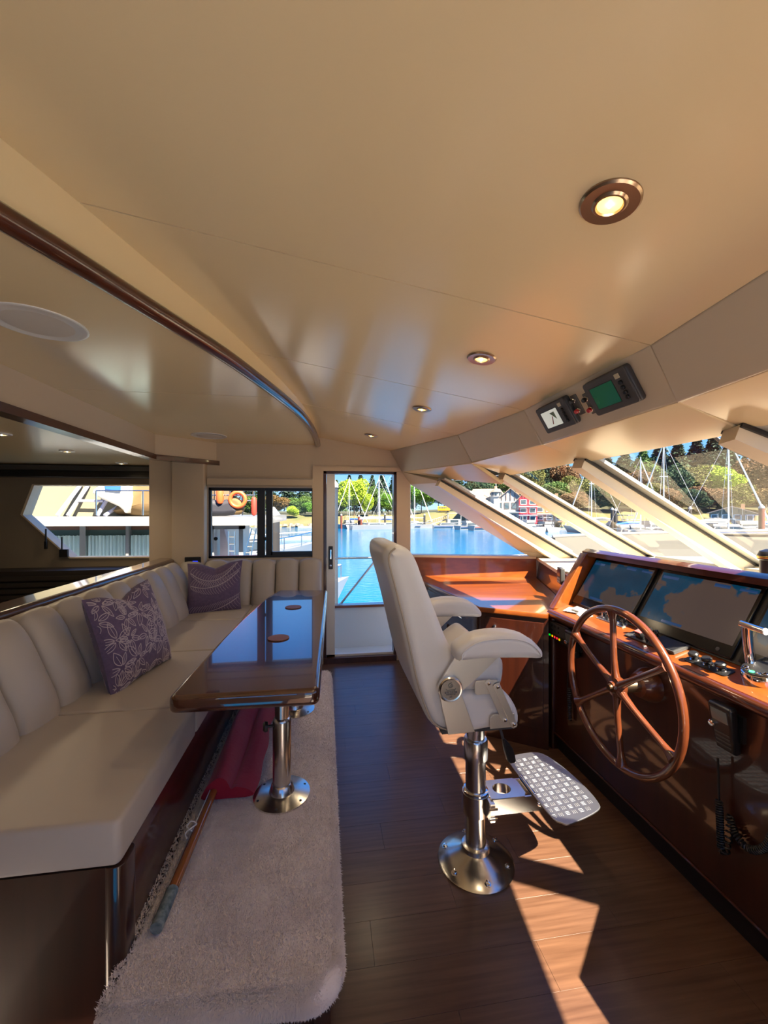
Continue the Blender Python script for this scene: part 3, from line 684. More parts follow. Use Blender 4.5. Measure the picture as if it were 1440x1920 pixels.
# piping along the rear edges
for sg in (-1, 1):
    pts = [(.245,1.372),(.222,1.335),(.250,1.216),(.287,1.068),(.325,.897),(.362,.785),(.392,.735),(.44,.713)]
    MB().tube(smoothp([V((x, CY+sg*.255, z)) for x, z in pts], 4, False), .004, 6).build('piping', PIPE, bk)
se2 = xz('seat', [(.46,.835),(.56,.845),(.64,.838),(.68,.812),(.709,.765),(.717,.725),(.70,.702),(.6,.70),(.46,.70)], CY-.255, CY+.255, .03, CHV, ch, 3)
xz('seat_bolster', [(.47,.86),(.535,.905),(.60,.952),(.632,.963),(.656,.945),(.658,.90),(.650,.862),(.632,.845),(.56,.842),(.48,.842)], CY-.25, CY+.25, .03, CHV, ch, 3)
for sg in (-1, 1):
    yo = CY+sg*.285; s1 = -1 if sg < 0 else 1
    ar = xz('armrest', [(.449,.998),(.452,1.03),(.503,1.060),(.557,1.073),(.64,1.074),(.712,1.055),(.752,1.022),(.768,.998),(.758,.978),(.70,.982),(.55,.988),(.46,.985)], yo-.052, yo+.052, .028, CHV, ch, 3)
    MB().tube(smoothp([V((x, yo+sg*.052, z)) for x, z in ((.462,.995),(.468,1.02),(.51,1.047),(.557,1.058),(.64,1.059),(.705,1.042),(.742,1.012),(.752,.992))], 3, False), .0025, 6).build('piping', CHV, ar)
    yb = CY+sg*.278
    bkt = xz('arm_bracket', [(.457,.985),(.623,.98),(.55,.915),(.482,.862),(.474,.845),(.400,.845),(.393,.872),(.41,.915)], yb-.004, yb+.004, .001, STEELB, ch)
    xz('side_plate', [(.398,.86),(.476,.86),(.528,.716),(.43,.713)], yb-.008, yb+.004, .001, STEELB, ch)
    MB().lathe([(.043,0),(.044,.016),(.040,.02),(.036,.019),(.035,.017),(0,.017)], (.434, yb+sg*.005, .878), (0,sg,0), 32).build('pivot_cap', STEEL, bkt)
    rel = MB(); yy = yb+sg*.0235
    rel.tube(smoothp([V((.434+x, yy, .888+z)) for x, z in ((.004,.014),(-.006,.010),(-.008,.002),(.002,-.001),(.008,.004),(.002,.008),(-.002,.004))], 3, False), .0011, 5)
    rel.tube([(.416, yy, .882), (.42, yy, .877), (.448, yy, .877), (.452, yy, .882)], .001, 5)
    for q in range(7): rel.box((.412+q*.0066, yy-.0008, .866), (.4165+q*.0066, yy+.0008, .8725))
    for q in range(6): rel.box((.418+q*.0058, yy-.0008, .8605), (.4215+q*.0058, yy+.0008, .864))
    rel.box((.430, yy-.0008, .851), (.438, yy+.0008, .8545))
    rel.build('engraved_crest', mat('engraving_grey', (.16, .15, .14), .5, metal=.5), bkt, False)
    yl = CY+sg*.268
    xz('hinge_plate', rrect(.534, .84, .629, .889, .012), yl-.003, yl+.003, .001, STEELB, ch)
    xz('hinge_plate', [(.592,.713),(.592,.752),(.604,.764),(.685,.762),(.688,.714)], yl-.003, yl+.003, .001, STEELB, ch)
    for (x0, z0), (x1, z1), dy in (((.584,.881),(.646,.744),.006), ((.616,.868),(.678,.728),.010)):
        d = V((x1-x0, z1-z0)); L_ = d.length; d.normalize(); nrm = V((-d.y, d.x))
        pl = [V((x0, z0))+d*a_+nrm*b_ for a_, b_ in ((-.012,-.006),(-.008,-.012),(L_+.008,-.012),(L_+.013,-.006),(L_+.013,.006),(L_+.008,.012),(-.008,.012),(-.012,.006))]
        lk = xz('link_arm', [(p.x, p.y) for p in pl], yl+sg*dy-.002, yl+sg*dy+.002, .0005, STEELB, ch)
        for (x, z) in ((x0, z0), (x1, z1)): MB().lathe([(.0065,0),(.0065,.004),(.003,.007),(0,.007)], (x, yl+sg*(dy+.002), z), (0,sg,0), 12).build('bolt', CHROME, lk)
MB().box((.42, CY-.24, .69), (.69, CY+.24, .705)).build('seat_pan', DGREY, ch, False)
MB().lathe([(.0385,.0),(.0385,.19),(.0,.19)], (.64, CY, .515), n=28).build('inner_column', STEEL, ch)
co = MB().lathe([(.043,.02),(.043,.445),(.051,.447),(.051,.522),(.047,.53),(.040,.531)], (.64, CY, 0), n=32).build('outer_column', STEEL, ch)
MB().lathe([(.046,.30),(.053,.302),(.053,.31),(.046,.312)], (.64, CY, 0), n=28).build('collar_ring', CHROME, co)
bs = MB().lathe([(.160,0),(.161,.006),(.155,.012),(.11,.034),(.072,.05),(.060,.058),(.058,.075),(.0435,.08)], (.64, CY, 0), n=48).build('base_flange', STEEL, ch)
for q in range(6):
    a_ = q*PI/3+.52; c_ = V((.64+.133*math.cos(a_), CY+.133*math.sin(a_), .0215))
    MB().lathe([(.014,-.004),(.014,.001),(.009,.002),(.009,.008),(0,.009)], c_, V((math.cos(a_)*.3, math.sin(a_)*.3, 1)), 14).build('bolt', CHROME, bs)
cl = MB().lathe([(.0435,.215),(.057,.216),(.057,.30),(.0435,.301)], (.64, CY, 0), n=32).build('footrest_clamp', STEEL, ch)
MB().box((.672, CY-.085, .222), (.692, CY-.045, .297)).build('clamp_lug', STEEL, cl, False)
for z in (.24, .28): MB().tube([(.665, CY-.09, z), (.70, CY-.09, z)], .005, 8).build('clamp_bolt', CHROME, cl)
# arm to the footrest: two cheeks and a deck with a round hole, then the hinge and the tread plate
arm = thing('dummy', 'x', 'x'); bpy.data.objects.remove(arm)
xa, ya, u = .675, CY-.01, V((1, -.0, 0)).normalized()
fa = MB(); fa.box((.69, CY-.065, .235), (.92, CY-.057, .30)); fa.box((.69, CY+.045, .235), (.92, CY+.053, .30)); fa = fa.build('footrest_arm', STEEL, ch, False)
ring = MB(); N = 24; oc = V((.755, CY-.006, 0))
outr = [(.685, -.065), (.685, .053), (.87, .053), (.87, -.065)]
def sq(a_):     # rectangle boundary point in direction a_
    c_, s_ = math.cos(a_), math.sin(a_); x0, x1, y0, y1 = .685-oc.x, .845-oc.x, CY-.065-oc.y, CY+.053-oc.y
    t = min([v for v in ((x1/c_ if c_ > 1e-6 else 9), (x0/c_ if c_ < -1e-6 else 9), (y1/s_ if s_ > 1e-6 else 9), (y0/s_ if s_ < -1e-6 else 9))]); return oc.x+c_*t, oc.y+s_*t
vs = []
for q in range(N):
    a_ = 2*PI*(q+.5)/N; xo, yo2 = sq(a_); vs += [(oc.x+.040*math.cos(a_), oc.y+.034*math.sin(a_), .3035), (xo, yo2, .3035), (oc.x+.040*math.cos(a_), oc.y+.034*math.sin(a_), .262)]
ring.add(vs, [(3*q, 3*q+1, 3*((q+1) % N)+1, 3*((q+1) % N)) for q in range(N)]+[(3*q+2, 3*q, 3*((q+1) % N), 3*((q+1) % N)+2) for q in range(N)])
ring.build('cup_deck', STEEL, fa)
MB().tube([(.875, CY-.066, .30), (.875, CY+.054, .30)], .012, 14).build('hinge_barrel', CHROME, fa)
MB().lathe([(.011,0),(.011,.004),(.005,.007),(0,.007)], (.90, CY-.065, .262), (0,-1,0), 14).build('bolt', CHROME, fa)
ft_poly = [(.868,1.845),(.90,1.868),(1.03,1.855),(1.075,1.76),(1.095,1.62),(1.092,1.50),(1.06,1.455),(.93,1.425),(.895,1.437),(.872,1.50)]
tilt = .10
TRD = mat('checker_plate', (.42, .43, .46), .42, metal=1)
uf, wf = V((math.cos(tilt), 0, math.sin(tilt))), V((-math.sin(tilt), 0, math.cos(tilt)))
fo = V((.868, 0, .303))
pf_ = smoothp([V((x-.868, y_)) for x, y_ in ft_poly], 4)
fp = MB().puff([(p.x, p.y) for p in pf_], 0, .006, .0025, fo, uf, V((0,1,0)), wf, 2).build('footrest_plate', TRD, ch)
tre = MB()
for i in range(8):
    for j in range(15):
        cx, cy = .018+i*.029, 1.445+j*.029
        if not (.012 < cx < .205-.0*cy and 1.45 < cy < 1.845): continue
        if cx > .19 and (cy < 1.5 or cy > 1.76): continue
        for q in (-1, 0, 1):
            if (i+j) % 2: x0, x1, y0, y1 = cx-.011, cx+.011, cy+q*.007-.0016, cy+q*.007+.0016
            else: x0, x1, y0, y1 = cx+q*.007-.0016, cx+q*.007+.0016, cy-.011, cy+.011
            pts = [fo+uf*x+V((0,1,0))*y_+wf*.0055 for x, y_ in ((x0,y0),(x1,y0),(x1,y1),(x0,y1))]
            mx, my = (x0+x1)/2, (y0+y1)/2
            pt2 = [fo+uf*(mx+(x-mx)*.5)+V((0,1,0))*(my+(y_-my)*.5)+wf*.0066 for x, y_ in ((x0,y0),(x1,y0),(x1,y1),(x0,y1))]
            tre.hexa(pts, pt2)
tag(tre.build('raised_treads', mat('tread_metal', (.34, .35, .38), .6, metal=.7), fp, False), kind='stuff')
lv = MB().tube([(.66, 1.50, .70), (.69, 1.50, .605)], [.005, .006], 8).build('adjust_lever', DGREY, ch)
xz('paddle', [(.684,.612),(.696,.612),(.722,.58),(.736,.53),(.722,.522),(.702,.53)], 1.488, 1.512, .004, BLACK, lv, 2)

# ================================================================== helm console
XF, ZL = 1.44, .875       # front face and lip height
co = thing('helm_console', 'wide glossy mahogany helm console with a hooded display panel', 'console', (1.6, 1.63, 0))
ye0, ye1 = .84, 2.42
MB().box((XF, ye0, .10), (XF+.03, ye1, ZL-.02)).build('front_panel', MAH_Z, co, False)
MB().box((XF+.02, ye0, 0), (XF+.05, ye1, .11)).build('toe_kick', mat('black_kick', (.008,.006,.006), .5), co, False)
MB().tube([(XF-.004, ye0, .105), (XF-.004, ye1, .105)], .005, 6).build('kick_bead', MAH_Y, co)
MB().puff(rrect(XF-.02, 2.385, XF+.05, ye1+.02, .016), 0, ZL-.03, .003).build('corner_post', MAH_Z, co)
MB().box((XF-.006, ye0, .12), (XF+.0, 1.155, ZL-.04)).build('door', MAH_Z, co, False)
# lip (bullnose) and shelf
MB().tube([(XF-.012, ye0, ZL-.024), (XF-.012, ye1, ZL-.024)], .026, 14).build('bullnose', MAH_Y, co)
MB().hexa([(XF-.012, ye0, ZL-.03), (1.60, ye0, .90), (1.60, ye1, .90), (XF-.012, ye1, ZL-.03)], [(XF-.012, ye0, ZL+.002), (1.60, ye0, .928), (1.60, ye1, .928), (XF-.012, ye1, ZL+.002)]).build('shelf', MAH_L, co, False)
# display panel plane and hood
P0, P1 = V((1.555, 0, .918)), V((1.735, 0, 1.212)); pu = V((0, -1, 0)); pvv = (P1-P0).normalized(); pw = pu.cross(pvv); pw = pw if pw.x < 0 else -pw
PH = (P1-P0).length
def dpz(y_, t, d=0): return P0+V((0, y_, 0))+pvv*t+pw*d
MB().hexa([dpz(ye1-.03, 0, -.02), dpz(ye0, 0, -.02), dpz(ye0, PH, -.02), dpz(ye1-.03, PH, -.02)], [dpz(ye1-.03, 0, .0), dpz(ye0, 0, .0), dpz(ye0, PH, .0), dpz(ye1-.03, PH, .0)]).build('display_panel', BLACK, co, False)
hood = [(1.672,1.215),(1.668,1.243),(1.70,1.260),(1.85,1.235),(1.95,1.05),(1.93,1.04),(1.80,1.21),(1.735,1.218)]
xz('hood', hood, ye0, ye1+.03, .004, MAH_Y, co)
xz('hood_cheek', [(1.435,.885),(1.655,1.232),(1.70,1.24),(1.85,1.22),(1.93,1.04),(1.9,.88)], ye1-.03, ye1+.03, .006, MAH_L, co)
CHART = []
def chartmat(name, seed, c1, c2, c3):
    m = bpy.data.materials.new(name); m.use_nodes = True; n, l = m.node_tree.nodes, m.node_tree.links; b = n['Principled BSDF']
    b.inputs['Base Color'].default_value = (.01,.01,.012,1); b.inputs['Roughness'].default_value = .16; b.inputs['Specular IOR Level'].default_value = .25
    tc = n.new('ShaderNodeTexCoord'); mp = n.new('ShaderNodeMapping'); mp.inputs['Location'].default_value = (seed, seed*.7, 0)
    t = n.new('ShaderNodeTexNoise'); t.inputs['Scale'].default_value = 4.2; t.inputs['Detail'].default_value = 6; t.inputs['Roughness'].default_value = .52
    r = n.new('ShaderNodeValToRGB'); e = r.color_ramp.elements; e[0].position = .0; e[0].color = (*c1,1); e[1].position = .53; e[1].color = (*c2,1)
    q = e.new(.545); q.color = (*c3,1); q = e.new(.62); q.color = tuple(v*.8 for v in c3)+(1,)
    l.new(tc.outputs['Object'], mp.inputs[0]); l.new(mp.outputs[0], t.inputs[0]); l.new(t.outputs[0], r.inputs[0]); l.new(r.outputs[0], b.inputs['Emission Color']); b.inputs['Emission Strength'].default_value = .5
    return m
CH1 = chartmat('chart_screen_left', 4.1, (.05,.037,.033), (.062,.045,.04), (.0,.035,.075))
CH2 = chartmat('chart_screen_middle', 1.35, (.06,.042,.036), (.075,.05,.042), (.0,.04,.085))
SCRB = mat('screen_border', (.006,.006,.007), .12)
for i, (ya, yb2, m_, lb) in enumerate(((2.375, 1.885, CH1, 'left chart display beside the hood cheek, its map mostly hidden by reflections'), (1.86, 1.36, CH2, 'middle chart display showing a large blue bay on a brown map'), (1.335, .86, CH1, 'right chart display behind the chrome throttle, cut by the picture edge'))):
    p = dpz((ya+yb2)/2, PH/2, 0)
    t = thing('chart_display', lb, 'display', p, 'chart displays in the helm console')
    MB().puff(rrect(yb2, .008, ya, PH-.012, .008), 0, .012, .004, P0-V((0,0,0)), V((0,1,0)), pvv, pw, 3).build('bezel', SCRB, t)
    MB().puff(rrect(yb2+.014, .06, ya-.014, PH-.03, .002), .0115, .0128, .0005, P0, V((0,1,0)), pvv, pw, 1).build('screen', m_, t, False)
    BL2 = mat('screen_blue_strip', (.0,.0,.0), .1, emit=(.006,.025,.07), es=1)
    for q0, q1, v0, v1 in ((.02,.09,PH-.052,PH-.04), (.13,.2,PH-.054,PH-.038), (.38,.47,PH-.06,PH-.045), (.25,.36,.066,.078)):
        MB().puff([(yb2+q0, v0), (yb2+q1, v0), (yb2+q1, v1), (yb2+q0, v1)], .0126, .0134, .0002, P0, V((0,1,0)), pvv, pw, 1).build('menu_strip', BL2, t, False)
    MB().lathe([(.008,0),(.008,.002),(0,.0025)], dpz(yb2+.06, .03, .012), pw, 14).build('power_button', DGREY, t)
# shelf items
def shz(x): return ZL+.002+(x-XF+.012)/(1.60-XF+.012)*(.928-ZL-.002)
def sh(px, py):
    d = V((1.60-XF+.012, 0, .928-ZL-.002)); n_ = V((-d.z, 0, d.x)).normalized(); return hit(px, py, (XF-.012, 0, ZL+.002), n_)
SHN = V((-(.928-ZL-.002), 0, 1.60-XF+.012)).normalized(); SHU = V((SHN.z, 0, -SHN.x))
def on_shelf(c, x0, y0, x1, y1, h, r, mb=None, rad=.004, base=0.):
    return (mb or MB()).puff(rrect(x0, y0, x1, y1, rad), base, base+h, r, c, SHU, V((0,1,0)), SHN, 2)
p = sh(1088, 1148)
t = thing('paper_pad', 'small stack of white papers on the shelf below the left chart display', 'papers', p)
for q in range(3):
    an = q*.25-.2; R2 = Matrix.Rotation(an, 3, SHN)
    MB().puff(rrect(-.03, -.1+q*.02, .03, .06+q*.02, .001), q*.003, q*.003+.0028, .0005, p+V((.0, 0, 0)), R2@SHU, R2@V((0,1,0)), SHN, 1).build('sheet', PAPER, t, False)
on_shelf(p, -.02, -.02, .02, .05, .012, .003, base=.009).build('folded_note', PAPER, t)
p = sh(1152, 1163)
t = thing('switch_panel', 'silver panel of small toggle switches behind the top of the wheel', 'switch panel', p)
on_shelf(p, -.038, -.10, .038, .10, .005, .002).build('plate', STEEL, t)
for i in range(5):
    for j in range(2):
        c = p+SHU*(-.015+j*.03)+V((0, -.08+i*.038, 0))+SHN*.005
        s_ = MB().lathe([(.009,0),(.009,.004),(.004,.005),(.0032,.018),(.0045,.022),(0,.023)], c, SHN+V((.2*(-1)**(i+j), 0, 0)), 10).build('toggle', CHROME if (i+j) % 3 else BLACK, t)
p = sh(1212, 1198)
t = thing('thruster_control', 'control plate with black joysticks and pink and teal caps behind the wheel', 'controls', p)
on_shelf(p, -.04, -.09, .035, .095, .008, .003).build('plate', DGREY, t)
for y_, m_ in ((.015, mat('pink_cap', (.6,.12,.12), .5)), (-.045, mat('teal_cap', (.01,.28,.22), .5))):
    b = on_shelf(p+V((0, y_, 0)), -.03, -.018, .0, .018, .028, .004, base=.008).build('lever_block', BLACK, t)
    on_shelf(p+V((0, y_, 0)), -.029, -.017, -.001, .017, .006, .002, base=.036).build('cap', m_, b)
for y_ in (.06, .03, -.005, -.04, .085):
    MB().lathe([(.011,0),(.009,.01),(.004,.014),(.004,.026),(.009,.032),(.007,.042),(0,.044)], p+SHU*.022+V((0, y_-.01, 0))+SHN*.008, SHN, 12).build('joystick', BLACK, t)
p = sh(1255, 1212)
t = thing('black_instrument', 'flat black instrument box lying on the shelf under the middle display', 'instrument', p)
on_shelf(p, -.045, -.07, .04, .07, .016, .004).build('body', DGREY, t); on_shelf(p, -.038, -.062, .034, .062, .002, .001, base=.016).build('lid', BLACK, t)
p = sh(1328, 1248)
t = thing('knob_plate', 'black plate with three domed knobs left of the chrome throttle', 'controls', p)
on_shelf(p, -.028, -.09, .028, .09, .004, .0015, rad=.012).build('plate', BLACK, t)
for y_ in (.058, .0, -.056):
    kb = MB().lathe([(.014,0),(.012,.006),(.006,.008),(.006,.016),(.018,.018),(.019,.026),(.015,.031),(0,.032)], p+V((0, y_, 0))+SHN*.004, SHN, 18).build('knob', BLACK, t)
    MB().lathe([(.0165,0),(.0165,.004),(.013,.005)], p+V((0, y_, 0))+SHN*.004, SHN, 18).build('chrome_ring', CHROME, kb)
# throttle
p = sh(1420, 1278)+SHU*.03
t = thing('engine_throttle', 'chrome engine throttle lever with round button base at the right edge of the console', 'throttle', p)
MB().lathe([(.062,0),(.062,.02),(.058,.034),(.05,.038),(0,.038)], p, SHN, 32).build('base', CHROME, t)
kp = MB().lathe([(.055,.036),(.055,.040),(0,.041)], p, SHN, 32).build('keypad', BLACK, t)
for q in range(5):
    a_ = PI+(-.9+q*.45); c = p+SHN*.041+SHU*math.cos(a_)*.042+V((0, -math.sin(a_)*.042, 0))
    MB().lathe([(.0085,0),(.0085,.002),(.006,.003),(.0055,.0022),(0,.0022)], c, SHN, 14).build('button', CHROME if q != 2 else mat('green_button', (.05,.5,.2), .4, emit=(.02,.5,.15), es=.3), kp)
hb = p+SHN*.03+V((.01, .045, 0))
MB().tube(smoothp([hb, hb+V((.0,.006,.03)), hb+V((-.012,.004,.10)), hb+V((-.022,-.002,.145))], 4, False), [.016]*13, 12).build('lever', CHROME, t)
e = hb+V((-.022, .006, .15)); MB().tube([e+V((.0,.012,.0)), e+V((-.006,-.075,-.004))], .0125, 14).build('grip', CHROME, t)
MB().lathe([(.0125,0),(.0115,.004),(0,.005)], e+V((-.006,-.075,-.004)), V((-.08,-1,-.05)), 14).build('grip_end', WHITE, t)

# ---- items on the console front
p = hX(1052, 1187, XF)
t = thing('helm_radio', 'black radio with a row of coloured lights in the console left of the wheel', 'radio', p)
ry0, ry1 = hX(1071, 1187, XF).y, hX(1033, 1187, XF).y
MB().puff(rrect(ry0, p.z-.055, ry1, p.z+.06, .006), 0, .018, .005, (XF, 0, 0), (0,1,0), (0,0,1), (-1,0,0)).build('housing', BLACK, t)
a = MB().puff(rrect(ry0+.03, p.z-.015, ry1-.02, p.z+.05, .004), .018, .022, .001, (XF, 0, 0), (0,1,0), (0,0,1), (-1,0,0)).build('front_plate', DGREY, t)
for q in range(3):
    for r_ in range(2): MB().lathe([(.008,0),(.008,.003),(0,.004)], (XF-.022, ry1-.05-q*.035, p.z+.034-r_*.03), (-1,0,0), 10).build('button', BLACK, a)
for q, c in enumerate(((0,.6,.02), (.7,.4,0), (.8,.02,.03), (.8,.02,.03), (.7,.4,0))):
    MB().puff(rrect(-.006, -.006, .006, .006, .002), 0, .003, .001, (XF-.018, ry1-.022-q*.026, p.z-.036), (0,1,0), (0,0,1), (-1,0,0)).build('indicator_light', mat('indicator_%d' % q, tuple(v*.5 for v in c), .3, emit=c, es=.9), t)
def coil(pts, r, rw, turns, n=None):
    """coiled cord along a polyline"""
    P = smoothp([V(q) for q in pts], 10, False); L_ = [0]
    for i in range(1, len(P)): L_.append(L_[-1]+(P[i]-P[i-1]).length)
    N = turns*7; out = []; up = V((0, .3, 1)).normalized()
    for k in range(N+1):
        s_ = L_[-1]*k/N; i = max(j for j in range(len(L_)) if L_[j] <= s_+1e-9); i = min(i, len(P)-2)
        q = P[i]+(P[i+1]-P[i])*((s_-L_[i])/max(1e-9, L_[i+1]-L_[i])); t_ = (P[i+1]-P[i]).normalized(); a_ = t_.cross(V((1, 0, 0)))
        a_ = a_.normalized() if a_.length > .1 else V((0,1,0)); b_ = t_.cross(a_); an = 2*PI*turns*k/N
        out.append(q+(a_*math.cos(an)+b_*math.sin(an))*r)
    return MB().tube(out, rw, 5)
def handset(label, px, py, hgt, cordpts, coils):
    c = hX(px, py, XF-.05); t = thing('radio_handset', label, 'handset', c)
    prof = [(-.034,-hgt*.5),(.034,-hgt*.5),(.038,-hgt*.2),(.042,hgt*.2),(.044,hgt*.44),(.036,hgt*.5),(-.036,hgt*.5),(-.044,hgt*.44),(-.042,hgt*.2),(-.038,-hgt*.2)]
    o = V((XF-.012, c.y, c.z)); tv = V((-.18, 0, 1)).normalized(); tw = V((-tv.z, 0, tv.x))
    b = MB().puff(prof, 0, .034, .010, o, V((0,1,0)), tv, tw, 3).build('body', BLACK, t)
    MB().puff(rrect(-.03, hgt*.14, .03, hgt*.40, .003), .0335, .0355, .0005, o, V((0,1,0)), tv, tw, 1).build('display', mat('lcd_grey', (.10,.12,.12), .15), b)
    MB().lathe([(.012,0),(.012,.008),(.009,.011),(0,.011)], o+tv*hgt*.03+V((0,.03,0))+tw*.034, tw, 16).build('knob', CHROME, b)
    for q in range(4): MB().puff(rrect(-.028, -hgt*.14-q*hgt*.085, .028, -hgt*.10-q*hgt*.085, .002), .0335, .036, .001, o, V((0,1,0)), tv, tw, 1).build('key_row', DGREY, b)
    MB().box((XF-.014, c.y-.05, c.z-.04), (XF, c.y+.01, c.z+.05)).build('cradle', BLACK, t, False)
    for cp in cordpts[:1]: MB().tube(smoothp([V(q) for q in cp], 6, False), .004, 7).build('cord', BLACK, t)
    for cp, n_ in coils: coil(cp, .010, .0032, n_).build('coiled_cord', BLACK, t)
    return c
p0 = hX(1067, 1240, XF-.02); p1 = hX(1068, 1350, XF-.02)
handset('black handset hanging beside the radio lights, left of the wheel', 1067, 1206, .15, [[p0, (p0+p1)/2+V((-.01,0.005,0)), p1]], [([p0+(p1-p0)*.45, p1], 16)])
q0 = hX(1346, 1422, XF-.03); q1 = hX(1348, 1500, XF-.03); q2 = hX(1352, 1592, XF-.03)
r0 = hX(1368, 1530, XF-.02); r1 = hX(1378, 1562, XF-.02); r2 = hX(1405, 1592, XF-.02); r3 = hX(1438, 1585, XF-.02); r4 = hX(1462, 1530, XF-.02)
handset('black handset with grey display hanging right of the wheel', 1350, 1362, .17, [[q0, q1]], [([q1, q2], 20), ([q2, hX(1360, 1600, XF-.03), r0+V((0,0,-.05)), r0], 8), ([r0, r1, r2, r3, r4], 34)])

# ---- steering wheel
WC, WR = V((1.275, 1.625, .728)), .338
wh = thing('steering_wheel', 'large varnished wooden steering wheel with six spokes', 'steering wheel', WC)
def wp(a_, r_, x=0): return WC+V((x, -math.sin(a_)*r_, math.cos(a_)*r_))
rimb = MB(); pts = [wp(2*PI*k/72, WR) for k in range(72)]
WH = woodmat('wheel_mahogany', (.13, .035, .012), (.085, .02, .007), (12, 12, 12), .28, 1)
rimb.tube(pts, .0165, 12, closed=True); rimb.build('rim', WH, wh)
for k in range(6):
    a_ = k*PI/3+math.radians(-5)
    sp = MB().tube([wp(a_, r_, x) for r_, x in ((.02,.0),(.06,-.004),(.12,-.006),(.2,-.004),(.27,-.001),(.30,0),(.318,0),(.333,0))], [.022,.016,.0135,.013,.0135,.016,.021,.026], 12).build('spoke', WH, wh)
MB().lathe([(.0,-.03),(.022,-.03),(.026,-.02),(.044,-.016),(.05,0),(.044,.016),(.03,.03)], WC, (1,0,0), 28).build('hub', WH, wh)
MB().lathe([(0,-.042),(.012,-.042),(.016,-.034),(.016,-.028)], WC, (1,0,0), 16).build('hub_nut', mat('bronze_nut', (.25,.15,.08), .3, metal=1), wh)
sh_ = MB().lathe([(.028,.02),(.028,.10),(.034,.105),(.034,.12)], WC, (1,0,0), 24).build('shaft', BRASS, wh)
MB().lathe([(.050,.10),(.058,.115),(.07,.135),(.075,.165)], WC, (1,0,0), 28).build('shaft_collar', WH, wh)

# ---- corner counter and cabinets
CZ = .862
cn = thing('corner_cabinet', 'mahogany corner cabinet with counter between the side door and the console', 'cabinet', (1.2, 3.2, 0))
qd = V((S1.x-Q0.x, S1.y-Q0.y, 0)).normalized()
def qw(x, off=0): t_ = (x-Q0.x)/qd.x; return V((x, Q0.y+qd.y*t_, 0))-QN*off
cpoly = [(.895, 4.02), (.905, 3.6), (1.02, 2.60), (1.375, 2.36), (1.43, 2.43), (1.60, 2.455), (2.05, 3.70)]; e = qw(2.05, .01); cpoly[-1] = (e.x, e.y)
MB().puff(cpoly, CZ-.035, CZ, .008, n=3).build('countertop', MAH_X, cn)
faces = [((.915, 4.02), (.925, 3.61)), ((.925, 3.61), (1.035, 2.615)), ((1.035, 2.615), (1.39, 2.375))]
for i, ((x0, y0), (x1, y1)) in enumerate(faces):
    d = V((x1-x0, y1-y0, 0)); n_ = V((-d.y, d.x, 0)).normalized(); n_ = n_ if n_.dot(V((0,0,0))-V((x0,y0,0))) > 0 else -n_; L_ = d.length; d.normalize()
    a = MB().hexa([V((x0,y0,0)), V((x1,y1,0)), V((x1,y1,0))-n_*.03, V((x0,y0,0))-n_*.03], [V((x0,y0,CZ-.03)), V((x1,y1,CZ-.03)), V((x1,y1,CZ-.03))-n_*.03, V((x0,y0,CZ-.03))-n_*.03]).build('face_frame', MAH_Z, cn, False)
    o = V((x0, y0, 0))+n_*.0; nd = [1, 2, 1][i]
    for q in range(nd):
        s0, s1 = L_*q/nd+.03, L_*(q+1)/nd-.03
        if i == 1:
            for z0_, z1_ in ((.13, .60), (.63, .80)):
                dd = MB().puff(rrect(s0, z0_, s1, z1_, .004), 0, .014, .003, o, d, V((0,0,1)), n_, 2).build('door' if z0_ < .5 else 'drawer', MAH_Z, cn)
                MB().tube([o+d*(s0+s1)/2+V((0,0,z1_-.07))+n_*.03+d*g for g in (-.04, .04)], .006, 8).build('handle', CHROME, dd)
        else:
            dd = MB().puff(rrect(s0, .13, s1, .80, .004), 0, .014, .003, o, d, V((0,0,1)), n_, 2).build('door', MAH_Z, cn)
            if i == 2:
                h0 = o+d*(s0+.07)+V((0,0,.72))+n_*.016; MB().puff([(-.004,-.035),(.004,-.035),(.010,.03),(.006,.04),(-.006,.04),(-.010,.03)], 0, .012, .004, h0, d, V((0,0,1)), n_, 2).build('handle', CHROME, dd)
bsx = [qw(.9, .012), qw(2.05, .012)]
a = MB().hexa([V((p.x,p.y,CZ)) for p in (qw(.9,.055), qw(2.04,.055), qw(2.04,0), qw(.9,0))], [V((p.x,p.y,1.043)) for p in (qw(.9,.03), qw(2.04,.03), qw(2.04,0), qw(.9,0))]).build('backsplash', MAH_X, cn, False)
rr0 = cn
# dash face behind the corner counter, dash top to the windscreen
da = struct('trim_11')
f0, f1 = V((1.60, 2.45, 0)), qw(2.05, .0)
MB().hexa([f0+V((0,0,CZ-.02)), f1+V((0,0,CZ-.02)), f1+V((.03,-.01,CZ-.02)), f0+V((.03,-.01,CZ-.02))], [f0+V((.03,0,1.045)), f1+V((.03,0,1.045)), f1+V((.06,-.01,1.045)), f0+V((.06,-.01,1.045))]).build('dash_face', MAH_Y, da, False)
e1 = V((f1.x, f1.y, 0))
f0d = V((1.82, 2.45, 0))
rimp = [f0d, f0+(f1-f0)*.35, e1]+[V((p.x+.03, p.y, 0)) for p in SL]+[mir(e1), mir(f0d)]
MB().hexa([V((p.x, p.y, 1.03)) for p in rimp], [V((p.x, p.y, 1.058)) for p in rimp]).build('dash_top', mat('dash_beige', (.66, .57, .42), .6), da, False)
a = MB()
for i in range(5):
    p, q = SL[i], SL[i+1]; a.hexa([p+V((-.06,0,0)), q+V((-.06,0,0)), q+V((.05,0,0)), p+V((.05,0,0))], [V((p.x-.06,p.y,1.04)), V((q.x-.06,q.y,1.04)), V((q.x+.05,q.y,1.04)), V((p.x+.05,p.y,1.04))])
a.build('windscreen_base', FRAMEC, da, False)
